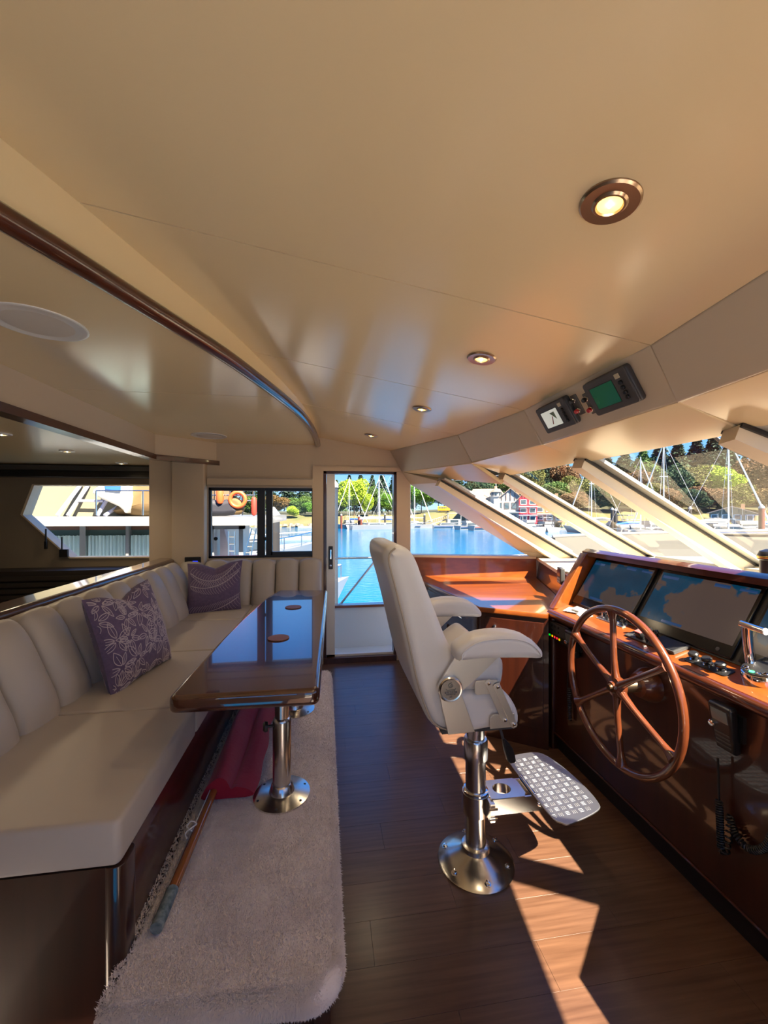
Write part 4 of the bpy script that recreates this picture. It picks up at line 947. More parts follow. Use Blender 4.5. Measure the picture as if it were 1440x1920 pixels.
# near corner counter (behind and right of the camera)
nc = thing('near_corner_cabinet', 'mahogany corner counter at the near side of the console', 'cabinet', (1.2, .1, 0))
npoly = [(.92, -.72), (.98, -.2), (1.165, .44), (1.15, .57), (1.40, .80), (1.47, .80), (1.62, .75), (2.0, -.40)]
MB().puff(npoly, CZ-.035, CZ, .008, n=3).build('countertop', MAH_X, nc)
nf = [V((x+.012, y_-.008, 0)) for x, y_ in npoly[:5]]
a = MB()
for p, q in zip(nf, nf[1:]): a.hexa([p, q, q+V((.03,-.02,0)), p+V((.03,-.02,0))], [v+V((0,0,CZ-.03)) for v in (p, q, q+V((.03,-.02,0)), p+V((.03,-.02,0)))])
a.build('face_frame', MAH_Z, nc, False)
# small radio on the dash face, compass on the dash top
p = hit(1056, 1080, f0+V((.0,0,.9)), (f1-f0).cross(V((0,0,1)))); dn = (f1-f0).normalized(); nn_ = V((-dn.y, dn.x, 0)); nn_ = nn_ if nn_.x < 0 else -nn_
t = thing('dash_unit', 'small grey control unit with keys mounted on the dash face left of the hood', 'control unit', p)
MB().puff(rrect(-.055, -.055, .055, .06, .006), 0, .03, .006, p, dn, V((0,0,1)), nn_, 3).build('housing', DGREY, t)
MB().puff(rrect(-.04, .0, .04, .05, .003), .029, .032, .001, p, dn, V((0,0,1)), nn_, 1).build('screen', mat('brown_lcd', (.06,.03,.025), .15), t)
for r_ in range(2):
    for q in range(4): MB().puff(rrect(-.04+q*.021, -.045+r_*.02, -.025+q*.021, -.031+r_*.02, .002), .029, .034, .001, p, dn, V((0,0,1)), nn_, 1).build('key', mat('pale_key', (.5,.5,.5), .5), t)
p = hY(1446, 1046, 1.62)
t = thing('dash_compass', 'small black and gold compass on the dash at the right edge of the picture', 'compass', (p.x, p.y, 1.2))
MB().lathe([(.042,-.10),(.042,-.012),(.050,-.006),(.050,.012),(.042,.03),(.02,.04),(0,.042)], p, (0,0,1), 24).build('housing', BLACK, t)
MB().lathe([(.051,-.002),(.052,.0),(.052,.007),(.051,.009)], p, (0,0,1), 24).build('gold_band', mat('gold_band', (.8,.55,.15), .25, metal=1), t)

# ---- overhead displays on the middle facet
pts = [BL[2], BL[3], LL[3], LL[2]]; on = poly_normal(pts); on = on if on.dot(V((0, YC, 1.5))-BL[2]) > 0 else -on
ou = V((0, -1, 0)); ovv = on.cross(ou); ovv = ovv if ovv.z > 0 else -ovv
def oh(px, py): return hit(px, py, BL[2], on)
def overhead(label, q, scr, name='overhead_display'):
    P = [oh(*c) for c in q]; c = sum(P, V((0,0,0)))/4; hw = max((P[1]-P[0]).length, (P[2]-P[3]).length)/2; hh = ((P[3]-P[0]).length+(P[2]-P[1]).length)/4
    t = thing(name, label, 'display', c)
    MB().puff(rrect(-hw, -hh, hw, hh, .014), 0, .028, .010, c, ou, ovv, on, 4).build('housing', DGREY, t)
    fr = MB().puff(rrect(-hw*.98, -hh*.98, hw*.98, hh*.98, .012), .026, .034, .004, c, ou, ovv, on, 2).build('bezel', mat('slate_bezel', (.075,.07,.068), .5), t)
    MB().puff(rrect(-hw*.76, -hh*.66, hw*.36, hh*.62, .002), .0335, .0345, .0004, c, ou, ovv, on, 1).build('screen_recess', BLACK, t, False)
    MB().puff(rrect(-hw*.72, -hh*.62, hw*.34, hh*.58, .002), .0345, .0352, .0003, c, ou, ovv, on, 1).build('screen', scr, t, False)
    MB().puff(rrect(hw*.52, hh*.52, hw*.72, hh*.78, .002), .0335, .0365, .001, c, ou, ovv, on, 1).build('emblem', mat('pale_gold_emblem', (.55,.48,.33), .4), t)
    for k in range(4): MB().lathe([(.0085,0),(.0085,.006),(.006,.009),(0,.009)], c+ou*hw*.66+ovv*hh*(.28-.27*k)+on*.034, on, 12).build('button', BLACK, t)
    return c
GREEN = mat('green_screen', (.005,.035,.02), .12, var=((6,6,6), (.004,.03,.06)), emit=(.012,.085,.035), es=.28)
PALE = mat('pale_map_screen', (.5,.5,.45), .2, var=((9,9,9), (.35,.42,.32)), emit=(.5,.5,.44), es=.45)
overhead('larger overhead display with a green screen above the windscreen', [(1102, 712), (1185, 680), (1213, 745), (1130, 776)], GREEN)
ROUTE = mat('map_route_red', (.35,.05,.03), .3); LANDG = mat('map_land_green', (.16,.24,.12), .3)
c2 = overhead('smaller overhead display with a pale map above the windscreen', [(1013, 763), (1068, 738), (1090, 788), (1036, 810)], PALE)
t = [x_ for x_ in bpy.data.objects if x_.get('label', '').startswith('smaller overhead')][0]
MB().puff([(-.034,-.03),(-.026,-.03),(-.006,.006),(-.011,.009)], .0352, .0358, .0002, c2, ou, ovv, on, 1).build('map_route', ROUTE, t, False)
MB().puff([(-.02,.026),(.016,.027),(.016,-.012),(.0,.004)], .0352, .0357, .0002, c2, ou, ovv, on, 1).build('map_land', LANDG, t, False)
for (px, py), lb in (((1084, 758), 'grey overhead switch plate with a black and a red knob beside the pale map display'), ((1108, 755), 'grey overhead switch plate with a black and a red knob beside the green display')):
    p = oh(px, py); t = thing('overhead_switches', lb, 'switch plate', p)
    MB().puff(rrect(-.02, -.048, .02, .048, .004), 0, .006, .002, p, ou, ovv, on, 2).build('plate', mat('plate_grey', (.12,.115,.105), .5), t)
    for dz, m_ in ((.024, BLACK), (-.024, RED)):
        kb = MB().lathe([(.011,0),(.010,.022),(.008,.025),(0,.025)], p+ovv*dz+on*.006, on, 14).build('knob', m_, t)
        MB().lathe([(.0125,0),(.0125,.01),(.0105,.012)], p+ovv*dz+on*.006, on, 14).build('chrome_collar', CHROME, kb)

# ---- recessed downlights and speakers
cn_ = V((-.165, 0, -1)).normalized()
LGL = mat('lamp_reflector', (.8,.6,.25), .3, emit=(1,.62,.16), es=1.5); BULB = mat('halogen_bulb', (1,.9,.6), .3, emit=(1,.85,.5), es=30)
def downlight(p, n_, label, grp, rs=1., w=LAMP_W, mt=BRASS):
    t = thing('downlight', label, 'ceiling light', p, grp); n_ = V(n_)
    MB().lathe([(.058*rs,0),(.058*rs,.003),(.054*rs,.007),(.034*rs,.006),(.030*rs,.010),(.026*rs,.010),(.024*rs,.004),(.022*rs,.001)], p, n_, 36).build('trim_ring', mt, t)
    MB().lathe([(.024*rs,.006),(.015*rs,.0025),(.0,.002)], p, n_, 24).build('reflector', LGL, t)
    MB().lathe([(.0035*rs,.002),(.0045*rs,.007),(.0025*rs,.012),(0,.0125)], p, n_, 10).build('bulb', BULB, t)
    l = bpy.data.lights.new('lamp', 'SPOT'); l.energy = w; l.color = (1, .78, .5); l.spot_size = 2.6; l.spot_blend = .6; l.shadow_soft_size = .06
    lo = bpy.data.objects.new('lamp', l); COL.objects.link(lo); lo.location = n_*.03; lo.rotation_euler = n_.to_track_quat('-Z', 'Y').to_euler(); lo.parent = t
    return t
def onceil(px, py): return hit(px, py, (-.05, 0, 2.235), (.165, 0, 1))
for (px, py), lb in (((1144, 378), 'large nearest ceiling downlight with a brown ring'), ((903, 671), 'second nearest ceiling downlight, above the helm chair'), ((791, 766), 'third ceiling downlight, second from the far door'), ((696, 816), 'smallest ceiling downlight, just above the far door')):
    downlight(onceil(px, py)-V((0,0,.0005)), cn_, lb, 'recessed ceiling downlights')
for (px, py), lb in (((3, 813), 'saloon downlight at the left picture edge'), ((126, 845), 'middle saloon downlight beyond the header rail'), ((228, 868), 'saloon downlight nearest the saloon window')):
    downlight(hZ(px, py, 1.985)-V((0,0,.0005)), (0,0,-1), lb, 'saloon ceiling downlights', .9, 6, WHITE)
for (px, py), lb in (((72, 606), 'large round flush speaker in the soffit at the left picture edge'), ((392, 817), 'round flush speaker in the soffit above the settee window')):
    p = hZ(px, py, ZS); t = thing('ceiling_speaker', lb, 'speaker', p, 'flush soffit speakers')
    MB().lathe([(.145,0),(.145,.003),(.139,.005),(.136,.004)], p, (0,0,-1), 40).build('ring', WHITE, t)
    MB().lathe([(.137,.002),(.10,.0042),(0,.0048)], p, (0,0,-1), 40).build('grille', SPK, t)
# ---- handheld radios on the saloon window sill
for (px, py), lb in (((86, 1015), 'thin dark handheld radio leaning in the saloon window'), ((116, 1030), 'dark handheld radio with tall aerial on the saloon window frame')):
    p = hY(px, py, YS-.04); t = thing('handheld_radio', lb, 'radio', p, 'handheld radios in the saloon window')
    if py > 1020: MB().puff(rrect(-.05, -.08, .03, .0, .006), -.015, .015, .004, p+V((.03,0,.0)), (1,0,0), (0,0,1), (0,1,0), 2).build('body', BLACK, t)
    else: MB().puff(rrect(-.012, -.08, .012, .0, .004), -.012, .012, .003, p, (1,0,0), (0,0,1), (0,1,0), 2).build('body', BLACK, t)
    MB().tube([p, p+V((0, 0, .13))], .008, 8).build('aerial', BLACK, t)
#__OUTSIDE__
# ================================================================== outside: the harbour
ZWAT = -2.6
wm = mat('harbour_water', (.003, .11, .27), .05, spec=.35); n_, l_ = wm.node_tree.nodes, wm.node_tree.links
tc = n_.new('ShaderNodeTexCoord'); mp = n_.new('ShaderNodeMapping'); mp.inputs['Scale'].default_value = (.9, 2.2, 1); mp.inputs['Rotation'].default_value = (0, 0, .3)
t1 = n_.new('ShaderNodeTexNoise'); t1.inputs['Scale'].default_value = 1.6; t1.inputs['Detail'].default_value = 5; bp = n_.new('ShaderNodeBump'); bp.inputs['Strength'].default_value = .35; bp.inputs['Distance'].default_value = .12
l_.new(tc.outputs['Object'], mp.inputs[0]); l_.new(mp.outputs[0], t1.inputs[0]); l_.new(t1.outputs[0], bp.inputs['Height']); l_.new(bp.outputs[0], n_['Principled BSDF'].inputs['Normal'])
wa = MB().add([(-260,-200,ZWAT),(420,-200,ZWAT),(420,420,ZWAT),(-260,420,ZWAT)], [(0,1,2,3)]).build('water', wm, None, False); tag(wa, kind='structure')
# shore: rising bank seen as a strip of land round the harbour
GRASS = mat('dry_grass_bank', (.15, .11, .045), .9, var=((.15,.15,.15), (.07,.085,.024)))
def hill(px, D):
    if D < 112: return ZWAT-.4
    c = lambda v: max(0, min(1, v)); k = c((px-830)/350); bh = .6+1.0*c((px-740)/70)
    return -1.9+(bh+1.9)*c((D-113)/11)+max(0, D-125)*(.01+.14*k)
PXS = [-2600, -1500, -900, -500, -200]+list(range(0, 1700, 60))+[1900, 2300, 3000, 4200]; DS = [108, 112.5, 118, 125, 150, 190, 260]
WOODS = mat('woodland_ground', (.035, .045, .014), .9, var=((.3,.3,.3), (.06,.05,.02)))
for nm, ds, m_ in (('ground_shore', DS[:4], GRASS), ('ground_woodland', DS[3:], WOODS)):
    nd = len(ds); vs = [at(p, D, hill(p, D)) for p in PXS for D in ds]
    tag(MB().add(vs, [(i*nd+j, i*nd+j+1, (i+1)*nd+j+1, (i+1)*nd+j) for i in range(len(PXS)-1) for j in range(nd-1)]).build(nm, m_, None), kind='structure')
# rock revetment along the waterline: separate boulders
ROCK = mat('shore_rock', (.19, .155, .115), .9, var=((.5,.5,.5), (.18,.15,.12)))
rr = random.Random(2); a = MB()
for i in range(520):
    p = at(rr.uniform(300, 1500), rr.uniform(109.5, 113), 0); s_ = rr.uniform(.3, .8); z = ZWAT+.1+rr.uniform(0, .7)
    ring = [V((p.x+s_*math.cos(k*PI/3)*rr.uniform(.7,1.1), p.y+s_*math.sin(k*PI/3)*rr.uniform(.7,1.1), z-.3)) for k in range(6)]
    a.hexa(ring, [V((p.x+(q.x-p.x)*.55, p.y+(q.y-p.y)*.55, z+s_*.45)) for q in ring])
tag(a.build('shore_rocks', ROCK, None, False), 'band of small brown rocks along the far waterline', 'rocks', kind='stuff')

# ---- trees
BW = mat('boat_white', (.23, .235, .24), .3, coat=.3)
GCOL = {'lime': (.30,.44,.02), 'green': (.10,.25,.015), 'mid': (.075,.15,.025), 'dark': (.022,.060,.022), 'fir': (.016,.050,.028), 'olive': (.11,.12,.018), 'rust': (.13,.065,.022), 'tan': (.16,.10,.03)}
LEAF = {k: mat('foliage_'+k, c, .75, var=((.45,.45,.45), tuple(v*.55 for v in c))) for k, c in GCOL.items()}
BARK = mat('bark', (.09,.06,.04), .9)
def crown(seed, conifer):
    R_ = random.Random(seed); vs, fs = [], []
    def leaf(p, s_, up=.3):
        u_ = V((R_.gauss(0,1), R_.gauss(0,1), R_.gauss(0,.7)+(-up if conifer else up))).normalized(); w_ = V((R_.gauss(0,1), R_.gauss(0,1), R_.gauss(0,1))).normalized(); b = len(vs)
        vs.extend([tuple(p+u_*s_), tuple(p-u_*s_*.4+w_*s_*.7), tuple(p-u_*s_*.4-w_*s_*.7)]); fs.append((b, b+1, b+2))
    if conifer:
        for q in range(2600):
            t_ = R_.random()**.75; lay = math.floor(t_*15)/15; fr = t_*15-math.floor(t_*15)
            rad = (1-t_)*.24+.012; rad *= (1.12-.5*fr); an = R_.uniform(0, 2*PI); rad *= .75+.25*math.sin(an*3+lay*40); r_ = rad*math.sqrt(R_.uniform(.25, 1))
            leaf(V((math.cos(an)*r_, math.sin(an)*r_, .10+.9*t_-.03*r_/.2)), .030*(1.1-.5*t_), .5)
    else:
        blobs = [(V((0,0,.58)), .30)]+[(V((math.cos(k*2.4)*R_.uniform(.16,.30), math.sin(k*2.4)*R_.uniform(.16,.30), R_.uniform(.30,.82))), R_.uniform(.12,.21)) for k in range(11)]
        for c, r_ in blobs:
            for q in range(int(3600*r_*r_*6)):
                d = V((R_.gauss(0,1), R_.gauss(0,1), R_.gauss(0,1))).normalized(); leaf(c+d*r_*R_.uniform(.8, 1.05), .026)
    me = bpy.data.meshes.new('crown'); me.from_pydata(vs, [], fs); me.materials.append(None); return me
CROWN = {True: [crown(s, True) for s in (1, 2, 3)], False: [crown(s, False) for s in (4, 5, 6)]}
tmb = MB().tube([(0,0,-.12),(0,0,.15),(.004,0,.55)], [.022,.018,.006], 7); TR = bpy.data.meshes.new('trunk'); TR.from_pydata(tmb.v, [], tmb.f); TR.materials.append(BARK)
WORDS = {'lime': 'bright lime green', 'green': 'fresh green', 'mid': 'mid green', 'dark': 'dark green', 'fir': 'blue-green', 'olive': 'olive green', 'rust': 'rust brown', 'tan': 'tan brown'}
ORD = ['leftmost', 'second from left', 'third from left', 'fourth from left', 'fifth from left', 'sixth from left', 'seventh from left', 'eighth from left', 'ninth from left', 'tenth from left', 'eleventh from left', 'twelfth from left']
def tree(px, ytop, D, wpx, col, con, i, where):
    base = at(px, D, hill(px, D)-.2); h = zpx(ytop, D)-base.z; w = wpx/FPX*D*(1.35 if con else 1)
    same = sorted(q[0] for q in TREES if q[4] == col and q[5] == con and q[6] == where)
    pre = (ORD[same.index(px)]+' ') if len(same) > 1 and px in same else ''
    t = thing('fir_tree' if con else 'leafy_tree', '%s%s %s %s' % (pre, WORDS[col], 'fir' if con else 'leafy tree', where), 'tree', base, '%s %ss %s' % (WORDS[col], 'fir' if con else 'leafy tree', where))
    c = bpy.data.objects.new('crown', CROWN[con][i % 3]); COL.objects.link(c); c.parent = t; c.scale = (w/(.42 if con else .80), w/(.42 if con else .80), h); c.rotation_euler.z = i*1.3
    c.material_slots[0].link = 'OBJECT'; c.material_slots[0].material = LEAF[col]
    k = bpy.data.objects.new('trunk', TR); COL.objects.link(k); k.parent = t; k.scale = (h*.8, h*.8, h)
WL, WD, WQ, W1, W2, W3 = 'seen through the settee window', 'seen through the side door', 'seen through the quarter window', 'behind the waterside houses', 'between the middle mullions', 'on the right hillside'
TREES = [(430,905,150,50,'fir',1,WL),(470,893,155,46,'dark',1,WL),(505,890,150,44,'fir',1,WL),(540,885,158,46,'fir',1,WL),(572,882,150,44,'dark',1,WL),(600,890,155,44,'fir',1,WL),
 (521,927,125,52,'tan',0,WL),(563,930,128,50,'mid',0,WL),(588,940,124,36,'green',0,WL),(548,948,120,26,'lime',0,WL),(480,930,130,60,'mid',0,WL),
 (631,900,150,36,'mid',1,WD),(655,890,160,36,'fir',1,WD),(676,886,158,36,'fir',1,WD),(698,890,150,34,'dark',1,WD),(716,884,160,36,'fir',1,WD),(738,888,155,36,'dark',1,WD),
 (664,893,124,58,'lime',0,WD),(636,914,130,38,'olive',0,WD),(706,912,128,38,'mid',0,WD),(728,922,125,34,'green',0,WD),(690,925,122,26,'lime',0,WD),(620,926,126,34,'green',0,WD),
 (762,900,150,40,'dark',1,WQ),(790,902,124,62,'green',0,WQ),(770,925,128,30,'mid',0,WQ),(822,902,150,44,'dark',0,WQ),(842,915,140,40,'olive',0,WQ),
 (858,878,150,46,'dark',1,W1),(884,872,155,46,'fir',1,W1),(912,868,150,46,'dark',1,W1),(938,870,158,46,'fir',1,W1),(964,868,150,44,'mid',1,W1),(900,895,140,60,'dark',0,W1),(945,893,140,56,'mid',0,W1),
 (992,868,140,62,'olive',0,W2),(1030,862,150,60,'dark',0,W2),(1062,868,138,62,'rust',0,W2),(1040,900,128,60,'mid',0,W2),(1085,890,130,60,'olive',0,W2),(1110,862,150,56,'dark',1,W2),(1005,910,126,46,'dark',0,W2),(1075,920,124,60,'rust',0,W2),
 (1140,852,150,58,'fir',1,W3),(1172,842,158,58,'dark',1,W3),(1206,836,150,58,'mid',1,W3),(1240,828,156,60,'fir',1,W3),(1272,822,150,60,'dark',1,W3),(1306,814,156,62,'fir',1,W3),(1338,806,150,64,'fir',1,W3),(1364,812,158,54,'dark',1,W3),(1430,798,150,60,'fir',1,W3),(1395,856,160,50,'dark',1,W3),
 (1180,878,138,70,'rust',0,W3),(1222,868,140,66,'mid',0,W3),(1258,872,134,74,'dark',0,W3),(1300,866,138,78,'olive',0,W3),(1345,868,134,76,'lime',0,W3),(1392,862,138,84,'rust',0,W3),(1436,860,134,84,'rust',0,W3),
 (1205,905,126,66,'olive',0,W3),(1250,912,124,60,'rust',0,W3),(1290,915,124,64,'dark',0,W3),(1330,910,124,66,'rust',0,W3),(1375,908,124,70,'olive',0,W3),(1425,910,124,76,'tan',0,W3),*[(1128+34*q, 862-6.5*q+(q%3)*5, 175, 60, ('dark','fir','mid')[q%3], 1, W3) for q in range(8)],(1490,800,150,64,'fir',1,W3),(1475,862,136,84,'olive',0,W3),(1540,830,145,90,'mid',0,W3),(1600,820,145,90,'dark',0,W3),(1160,915,124,60,'mid',0,W3),(1120,905,128,60,'dark',0,W3)]
for i, (px, y_, D, w, c, con, wh_) in enumerate(TREES): tree(px, y_, D, w, c, con, i, wh_)
# ---- waterside houses
ROOF = mat('grey_brown_shingle', (.20,.155,.125), .85, bump=(3, .4, .05)); TIMB = mat('dark_timber', (.10,.07,.06), .7); REDW = mat('red_cladding', (.55,.03,.05), .7)
WIN = mat('dark_house_glass', (.05,.08,.10), .1); HW = mat('white_render', (.27,.27,.27), .7); BRK = mat('brown_cladding', (.28,.17,.10), .8)
def house(label, px, D, w, d, h, rh, wall, floors, bays, gable=True, base=None):
    o = at(px, D, hill(px, D) if base is None else base); t = thing('waterside_house', label, 'house', o); rz = math.atan2(-o.x, o.y)
    M = Matrix.Translation(o)@Matrix.Rotation(rz, 4, 'Z')
    g = lambda *p: M@V(p)
    b = MB().hexa([g(-w/2,0,0),g(w/2,0,0),g(w/2,d,0),g(-w/2,d,0)], [g(-w/2,0,h),g(w/2,0,h),g(w/2,d,h),g(-w/2,d,h)])
    if gable: b.add([g(-w/2,0,h),g(w/2,0,h),g(0,0,h+rh),g(-w/2,d,h),g(w/2,d,h),g(0,d,h+rh)], [(0,1,2),(4,3,5)])
    b.build('wall', wall, t, False); e = .5; r_ = MB()
    if gable:
        for s_ in (-1, 1):
            ex, ez = s_*(w/2+e), h-rh*e/(w/2); r_.hexa([g(ex,-e,ez),g(0,-e,h+rh),g(0,d+e,h+rh),g(ex,d+e,ez)], [g(ex,-e,ez+.25),g(0,-e,h+rh+.25),g(0,d+e,h+rh+.25),g(ex,d+e,ez+.25)])
        for x in (-.6, -.3, 0, .3, .6):
            zt = h+rh*(1-abs(x))-.15; MB().hexa([g(x*w/2-.1,-.12,h+.1),g(x*w/2+.1,-.12,h+.1),g(x*w/2+.1,.05,h+.1),g(x*w/2-.1,.05,h+.1)], [g(x*w/2-.1,-.12,zt),g(x*w/2+.1,-.12,zt),g(x*w/2+.1,.05,zt),g(x*w/2-.1,.05,zt)]).build('timber', TIMB, t, False)
    else:
        r_.hexa([g(-w/2-e,-e,h),g(w/2+e,-e,h),g(w/2+e,d+e,h),g(-w/2-e,d+e,h)], [g(-w/3,d*.4,h+rh),g(w/3,d*.4,h+rh),g(w/3,d*.6,h+rh),g(-w/3,d*.6,h+rh)])
    rf_ = r_.build('roof', ROOF, t, False)
    MB().hexa([g(w*.2,d*.5,h+rh*.3),g(w*.2+.8,d*.5,h+rh*.3),g(w*.2+.8,d*.5+.8,h+rh*.3),g(w*.2,d*.5+.8,h+rh*.3)], [g(w*.2,d*.5,h+rh+.8),g(w*.2+.8,d*.5,h+rh+.8),g(w*.2+.8,d*.5+.8,h+rh+.8),g(w*.2,d*.5+.8,h+rh+.8)]).build('chimney', BRK, rf_, False)
    for f_ in range(floors):
        fh = h/floors
        for q in range(bays):
            x = -w/2+w*(q+.5)/bays; ww, z0_, z1_ = w/bays*.28, f_*fh+fh*.3, f_*fh+fh*.8
            fr = MB().hexa([g(x-ww-.12,-.12,z0_-.12),g(x+ww+.12,-.12,z0_-.12),g(x+ww+.12,.03,z0_-.12),g(x-ww-.12,.03,z0_-.12)], [g(x-ww-.12,-.12,z1_+.12),g(x+ww+.12,-.12,z1_+.12),g(x+ww+.12,.03,z1_+.12),g(x-ww-.12,.03,z1_+.12)]).build('window', WHITE if wall is not HW else TIMB, t, False)
            MB().add([g(x-ww,-.14,z0_),g(x+ww,-.14,z0_),g(x+ww,-.14,z1_),g(x-ww,-.14,z1_)], [(0,1,2,3)]).build('pane', WIN, fr, False)
        if f_: MB().hexa([g(-w/2,-1.2,f_*fh-.1),g(w/2,-1.2,f_*fh-.1),g(w/2,.0,f_*fh-.1),g(-w/2,0,f_*fh-.1)], [g(-w/2,-1.2,f_*fh+.05),g(w/2,-1.2,f_*fh+.05),g(w/2,.0,f_*fh+.05),g(-w/2,0,f_*fh+.05)]).build('balcony', WHITE, t, False)
house('wide house with grey hipped roof and white balconies left of the timbered gable', 912, 112, 11, 9, 6.4, 3.2, HW, 3, 5, False, -1.5)
house('white timbered gable house beside the red building', 957, 108, 7.5, 8, 6.0, 3.2, HW, 2, 4, True, -1.5)
house('red clad building beside the white timbered gable house', 990, 106, 4.5, 8, 6.6, 2.6, REDW, 3, 2, True, -1.5)
house('brown house right of the red building', 1030, 108, 7, 8, 4.4, 2.6, BRK, 2, 3, True, -1.2)
house('low brown boathouse under the trees at the far right', 1372, 104, 9, 6, 2.4, 1.6, BRK, 1, 4, True, -1.2)
# white lookout turret on the grey roof
o = at(930, 110, 4.6); t = thing('roof_turret', 'white glazed turret on the roof between the two white houses', 'turret', o)
MB().lathe([(1.6,-6),(1.6,.9),(1.9,1.0),(1.9,1.15),(1.4,1.2),(1.4,2.3)], o, (0,0,1), 8).build('drum', HW, t, False); MB().lathe([(1.75,2.3),(0,3.6)], o, (0,0,1), 8).build('roof', ROOF, t, False)
MB().tube([o+V((0,0,3.4)), o+V((0,0,6.5))], .06, 6).build('flagpole', WHITE, t)
for k in range(8): a_ = k*PI/4+PI/8; c = o+V((math.cos(a_)*1.32, math.sin(a_)*1.32, 1.75)); MB().lathe([(.30,-.35),(.30,.35)], c, (0,0,1), 4).build('window', WIN, t, False)
# orange bus on the bank
o = at(832, 124, hill(832, 124)); t = thing('bus', 'small orange bus parked on the bank beyond the quarter window', 'bus', o); z = .3
M = Matrix.Translation(o)@Matrix.Rotation(math.atan2(-o.x, o.y), 4, 'Z')
ORG = mat('orange_paint', (.75,.27,.01), .4); MB().puff(rrect(-1.9,z,1.9,z+1.35,.25), 0, 1.8, .08, M@V((0,0,0)), M.to_3x3()@V((1,0,0)), V((0,0,1)), M.to_3x3()@V((0,1,0)), 2).build('body', ORG, t)
for k in range(5): a = MB().box((-1.5+k*.5,-.03,z+.72),(-1.12+k*.5,.02,z+1.1), M).build('window', WIN, t, False)
for x in (-1.2, 1.2): MB().lathe([(0,-.02),(.32,-.02),(.32,.25),(0,.25)], M@V((x,.1,z-.02)), M.to_3x3()@V((0,1,0)), 14).build('wheel', BLACK, t)

# ---- boats
NAVY = mat('navy_canvas', (.02,.05,.16), .8); BLUEC = mat('blue_canvas', (.02,.12,.5), .8); BOATG = mat('dark_boat_window', (.03,.045,.06), .08); ALU = mat('mast_alloy', (.72,.72,.74), .35, metal=.6); STRIPE = mat('hull_stripe', (.35,.05,.04), .4)
def hull_mesh(L, Bm, F_, n=10):
    rows = []
    for i in range(n+1):
        t_ = i/n; x = -L/2+L*t_; hb = Bm/2*(1 if t_ < .45 else max(0, 1-((t_-.45)/.55)**2.2)); fr = F_*(1+.35*t_*t_)
        rows.append([V((x+.10*L*t_*t_, hb, fr)), V((x+.03*L*t_*t_, hb*.86, F_*.35)), V((x, hb*.7, -.35)), V((x, -hb*.7, -.35)), V((x+.03*L*t_*t_, -hb*.86, F_*.35)), V((x+.10*L*t_*t_, -hb, fr))])
    m = MB(); m.add([p for r_ in rows for p in r_], [(i*6+j, i*6+j+1, (i+1)*6+j+1, (i+1)*6+j) for i in range(n) for j in range(5)]+[(i*6+5, i*6, (i+1)*6, (i+1)*6+5) for i in range(n)]+[(0,5,4,3,2,1)]); return m
def cabin(x0, x1, xt0, xt1, b, z0, z1, m=None):
    return (m or MB()).hexa([V((x0,-b,z0)),V((x1,-b*.8,z0)),V((x1,b*.8,z0)),V((x0,b,z0))], [V((xt0,-b*.9,z1)),V((xt1,-b*.7,z1)),V((xt1,b*.7,z1)),V((xt0,b*.9,z1))])
def motorboat(label, L, fly=True, canvas=None, stripe=None):
    t = thing('motor_yacht', label, 'boat', (0,0,0), 'moored motor yachts'); B_ = L*.33; F_ = L*.10
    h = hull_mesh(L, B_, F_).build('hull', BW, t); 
    MB().hexa([V((-L*.48,-B_*.505,F_*.55)),V((L*.1,-B_*.505,F_*.6)),V((L*.1,B_*.505,F_*.6)),V((-L*.48,B_*.505,F_*.55))], [V((-L*.48,-B_*.505,F_*.68)),V((L*.1,-B_*.505,F_*.73)),V((L*.1,B_*.505,F_*.73)),V((-L*.48,B_*.505,F_*.68))]).build('stripe', stripe or NAVY, h, False)
    z0 = F_*1.02; z1 = z0+L*.075; z2 = z1+L*.055
    cabin(-L*.30, L*.28, -L*.28, L*.12, B_*.38, z0, z1).build('deckhouse', BW, t, False)
    cabin(-L*.27, L*.245, -L*.26, L*.15, B_*.388, z0+L*.025, z0+L*.062).build('window_band', BOATG, t, False)
    if fly:
        cabin(-L*.30, L*.14, -L*.30, L*.10, B_*.36, z1, z1+L*.05).build('flybridge', BW, t, False)
        MB().hexa([V((-L*.2,-B_*.3,z2+L*.085)),V((L*.05,-B_*.28,z2+L*.085)),V((L*.05,B_*.28,z2+L*.085)),V((-L*.2,B_*.3,z2+L*.085))], [V((-L*.2,-B_*.3,z2+L*.095)),V((L*.05,-B_*.28,z2+L*.095)),V((L*.05,B_*.28,z2+L*.095)),V((-L*.2,B_*.3,z2+L*.095))]).build('hardtop', canvas or BW, t, False)
        for x, y_ in ((-.19,.28),(-.19,-.28),(.04,.26),(.04,-.26)): MB().tube([(L*x, B_*y_, z1), (L*x, B_*y_, z2+L*.09)], L*.004, 6).build('strut', BW, t)
    a = MB(); rp = [V((L*(.1+.45*k/6), B_*.46*(1-(k/6)**2.2)+.02, F_*(1.1+.35*(.6+.4*k/6)**2)+L*.05)) for k in range(7)]
    a.tube(rp, L*.003, 5); a.tube([V((p.x,-p.y,p.z)) for p in rp], L*.003, 5)
    for p in rp[::2]: a.tube([p, V((p.x,p.y,p.z-L*.06))], L*.0025, 5); a.tube([V((p.x,-p.y,p.z)), V((p.x,-p.y,p.z-L*.06))], L*.0025, 5)
    a.build('rail', STEEL, t); MB().tube([(-L*.2,0,z2),(-L*.21,0,z2+L*.2)], L*.003, 5).build('aerial', BW, t)
    return t
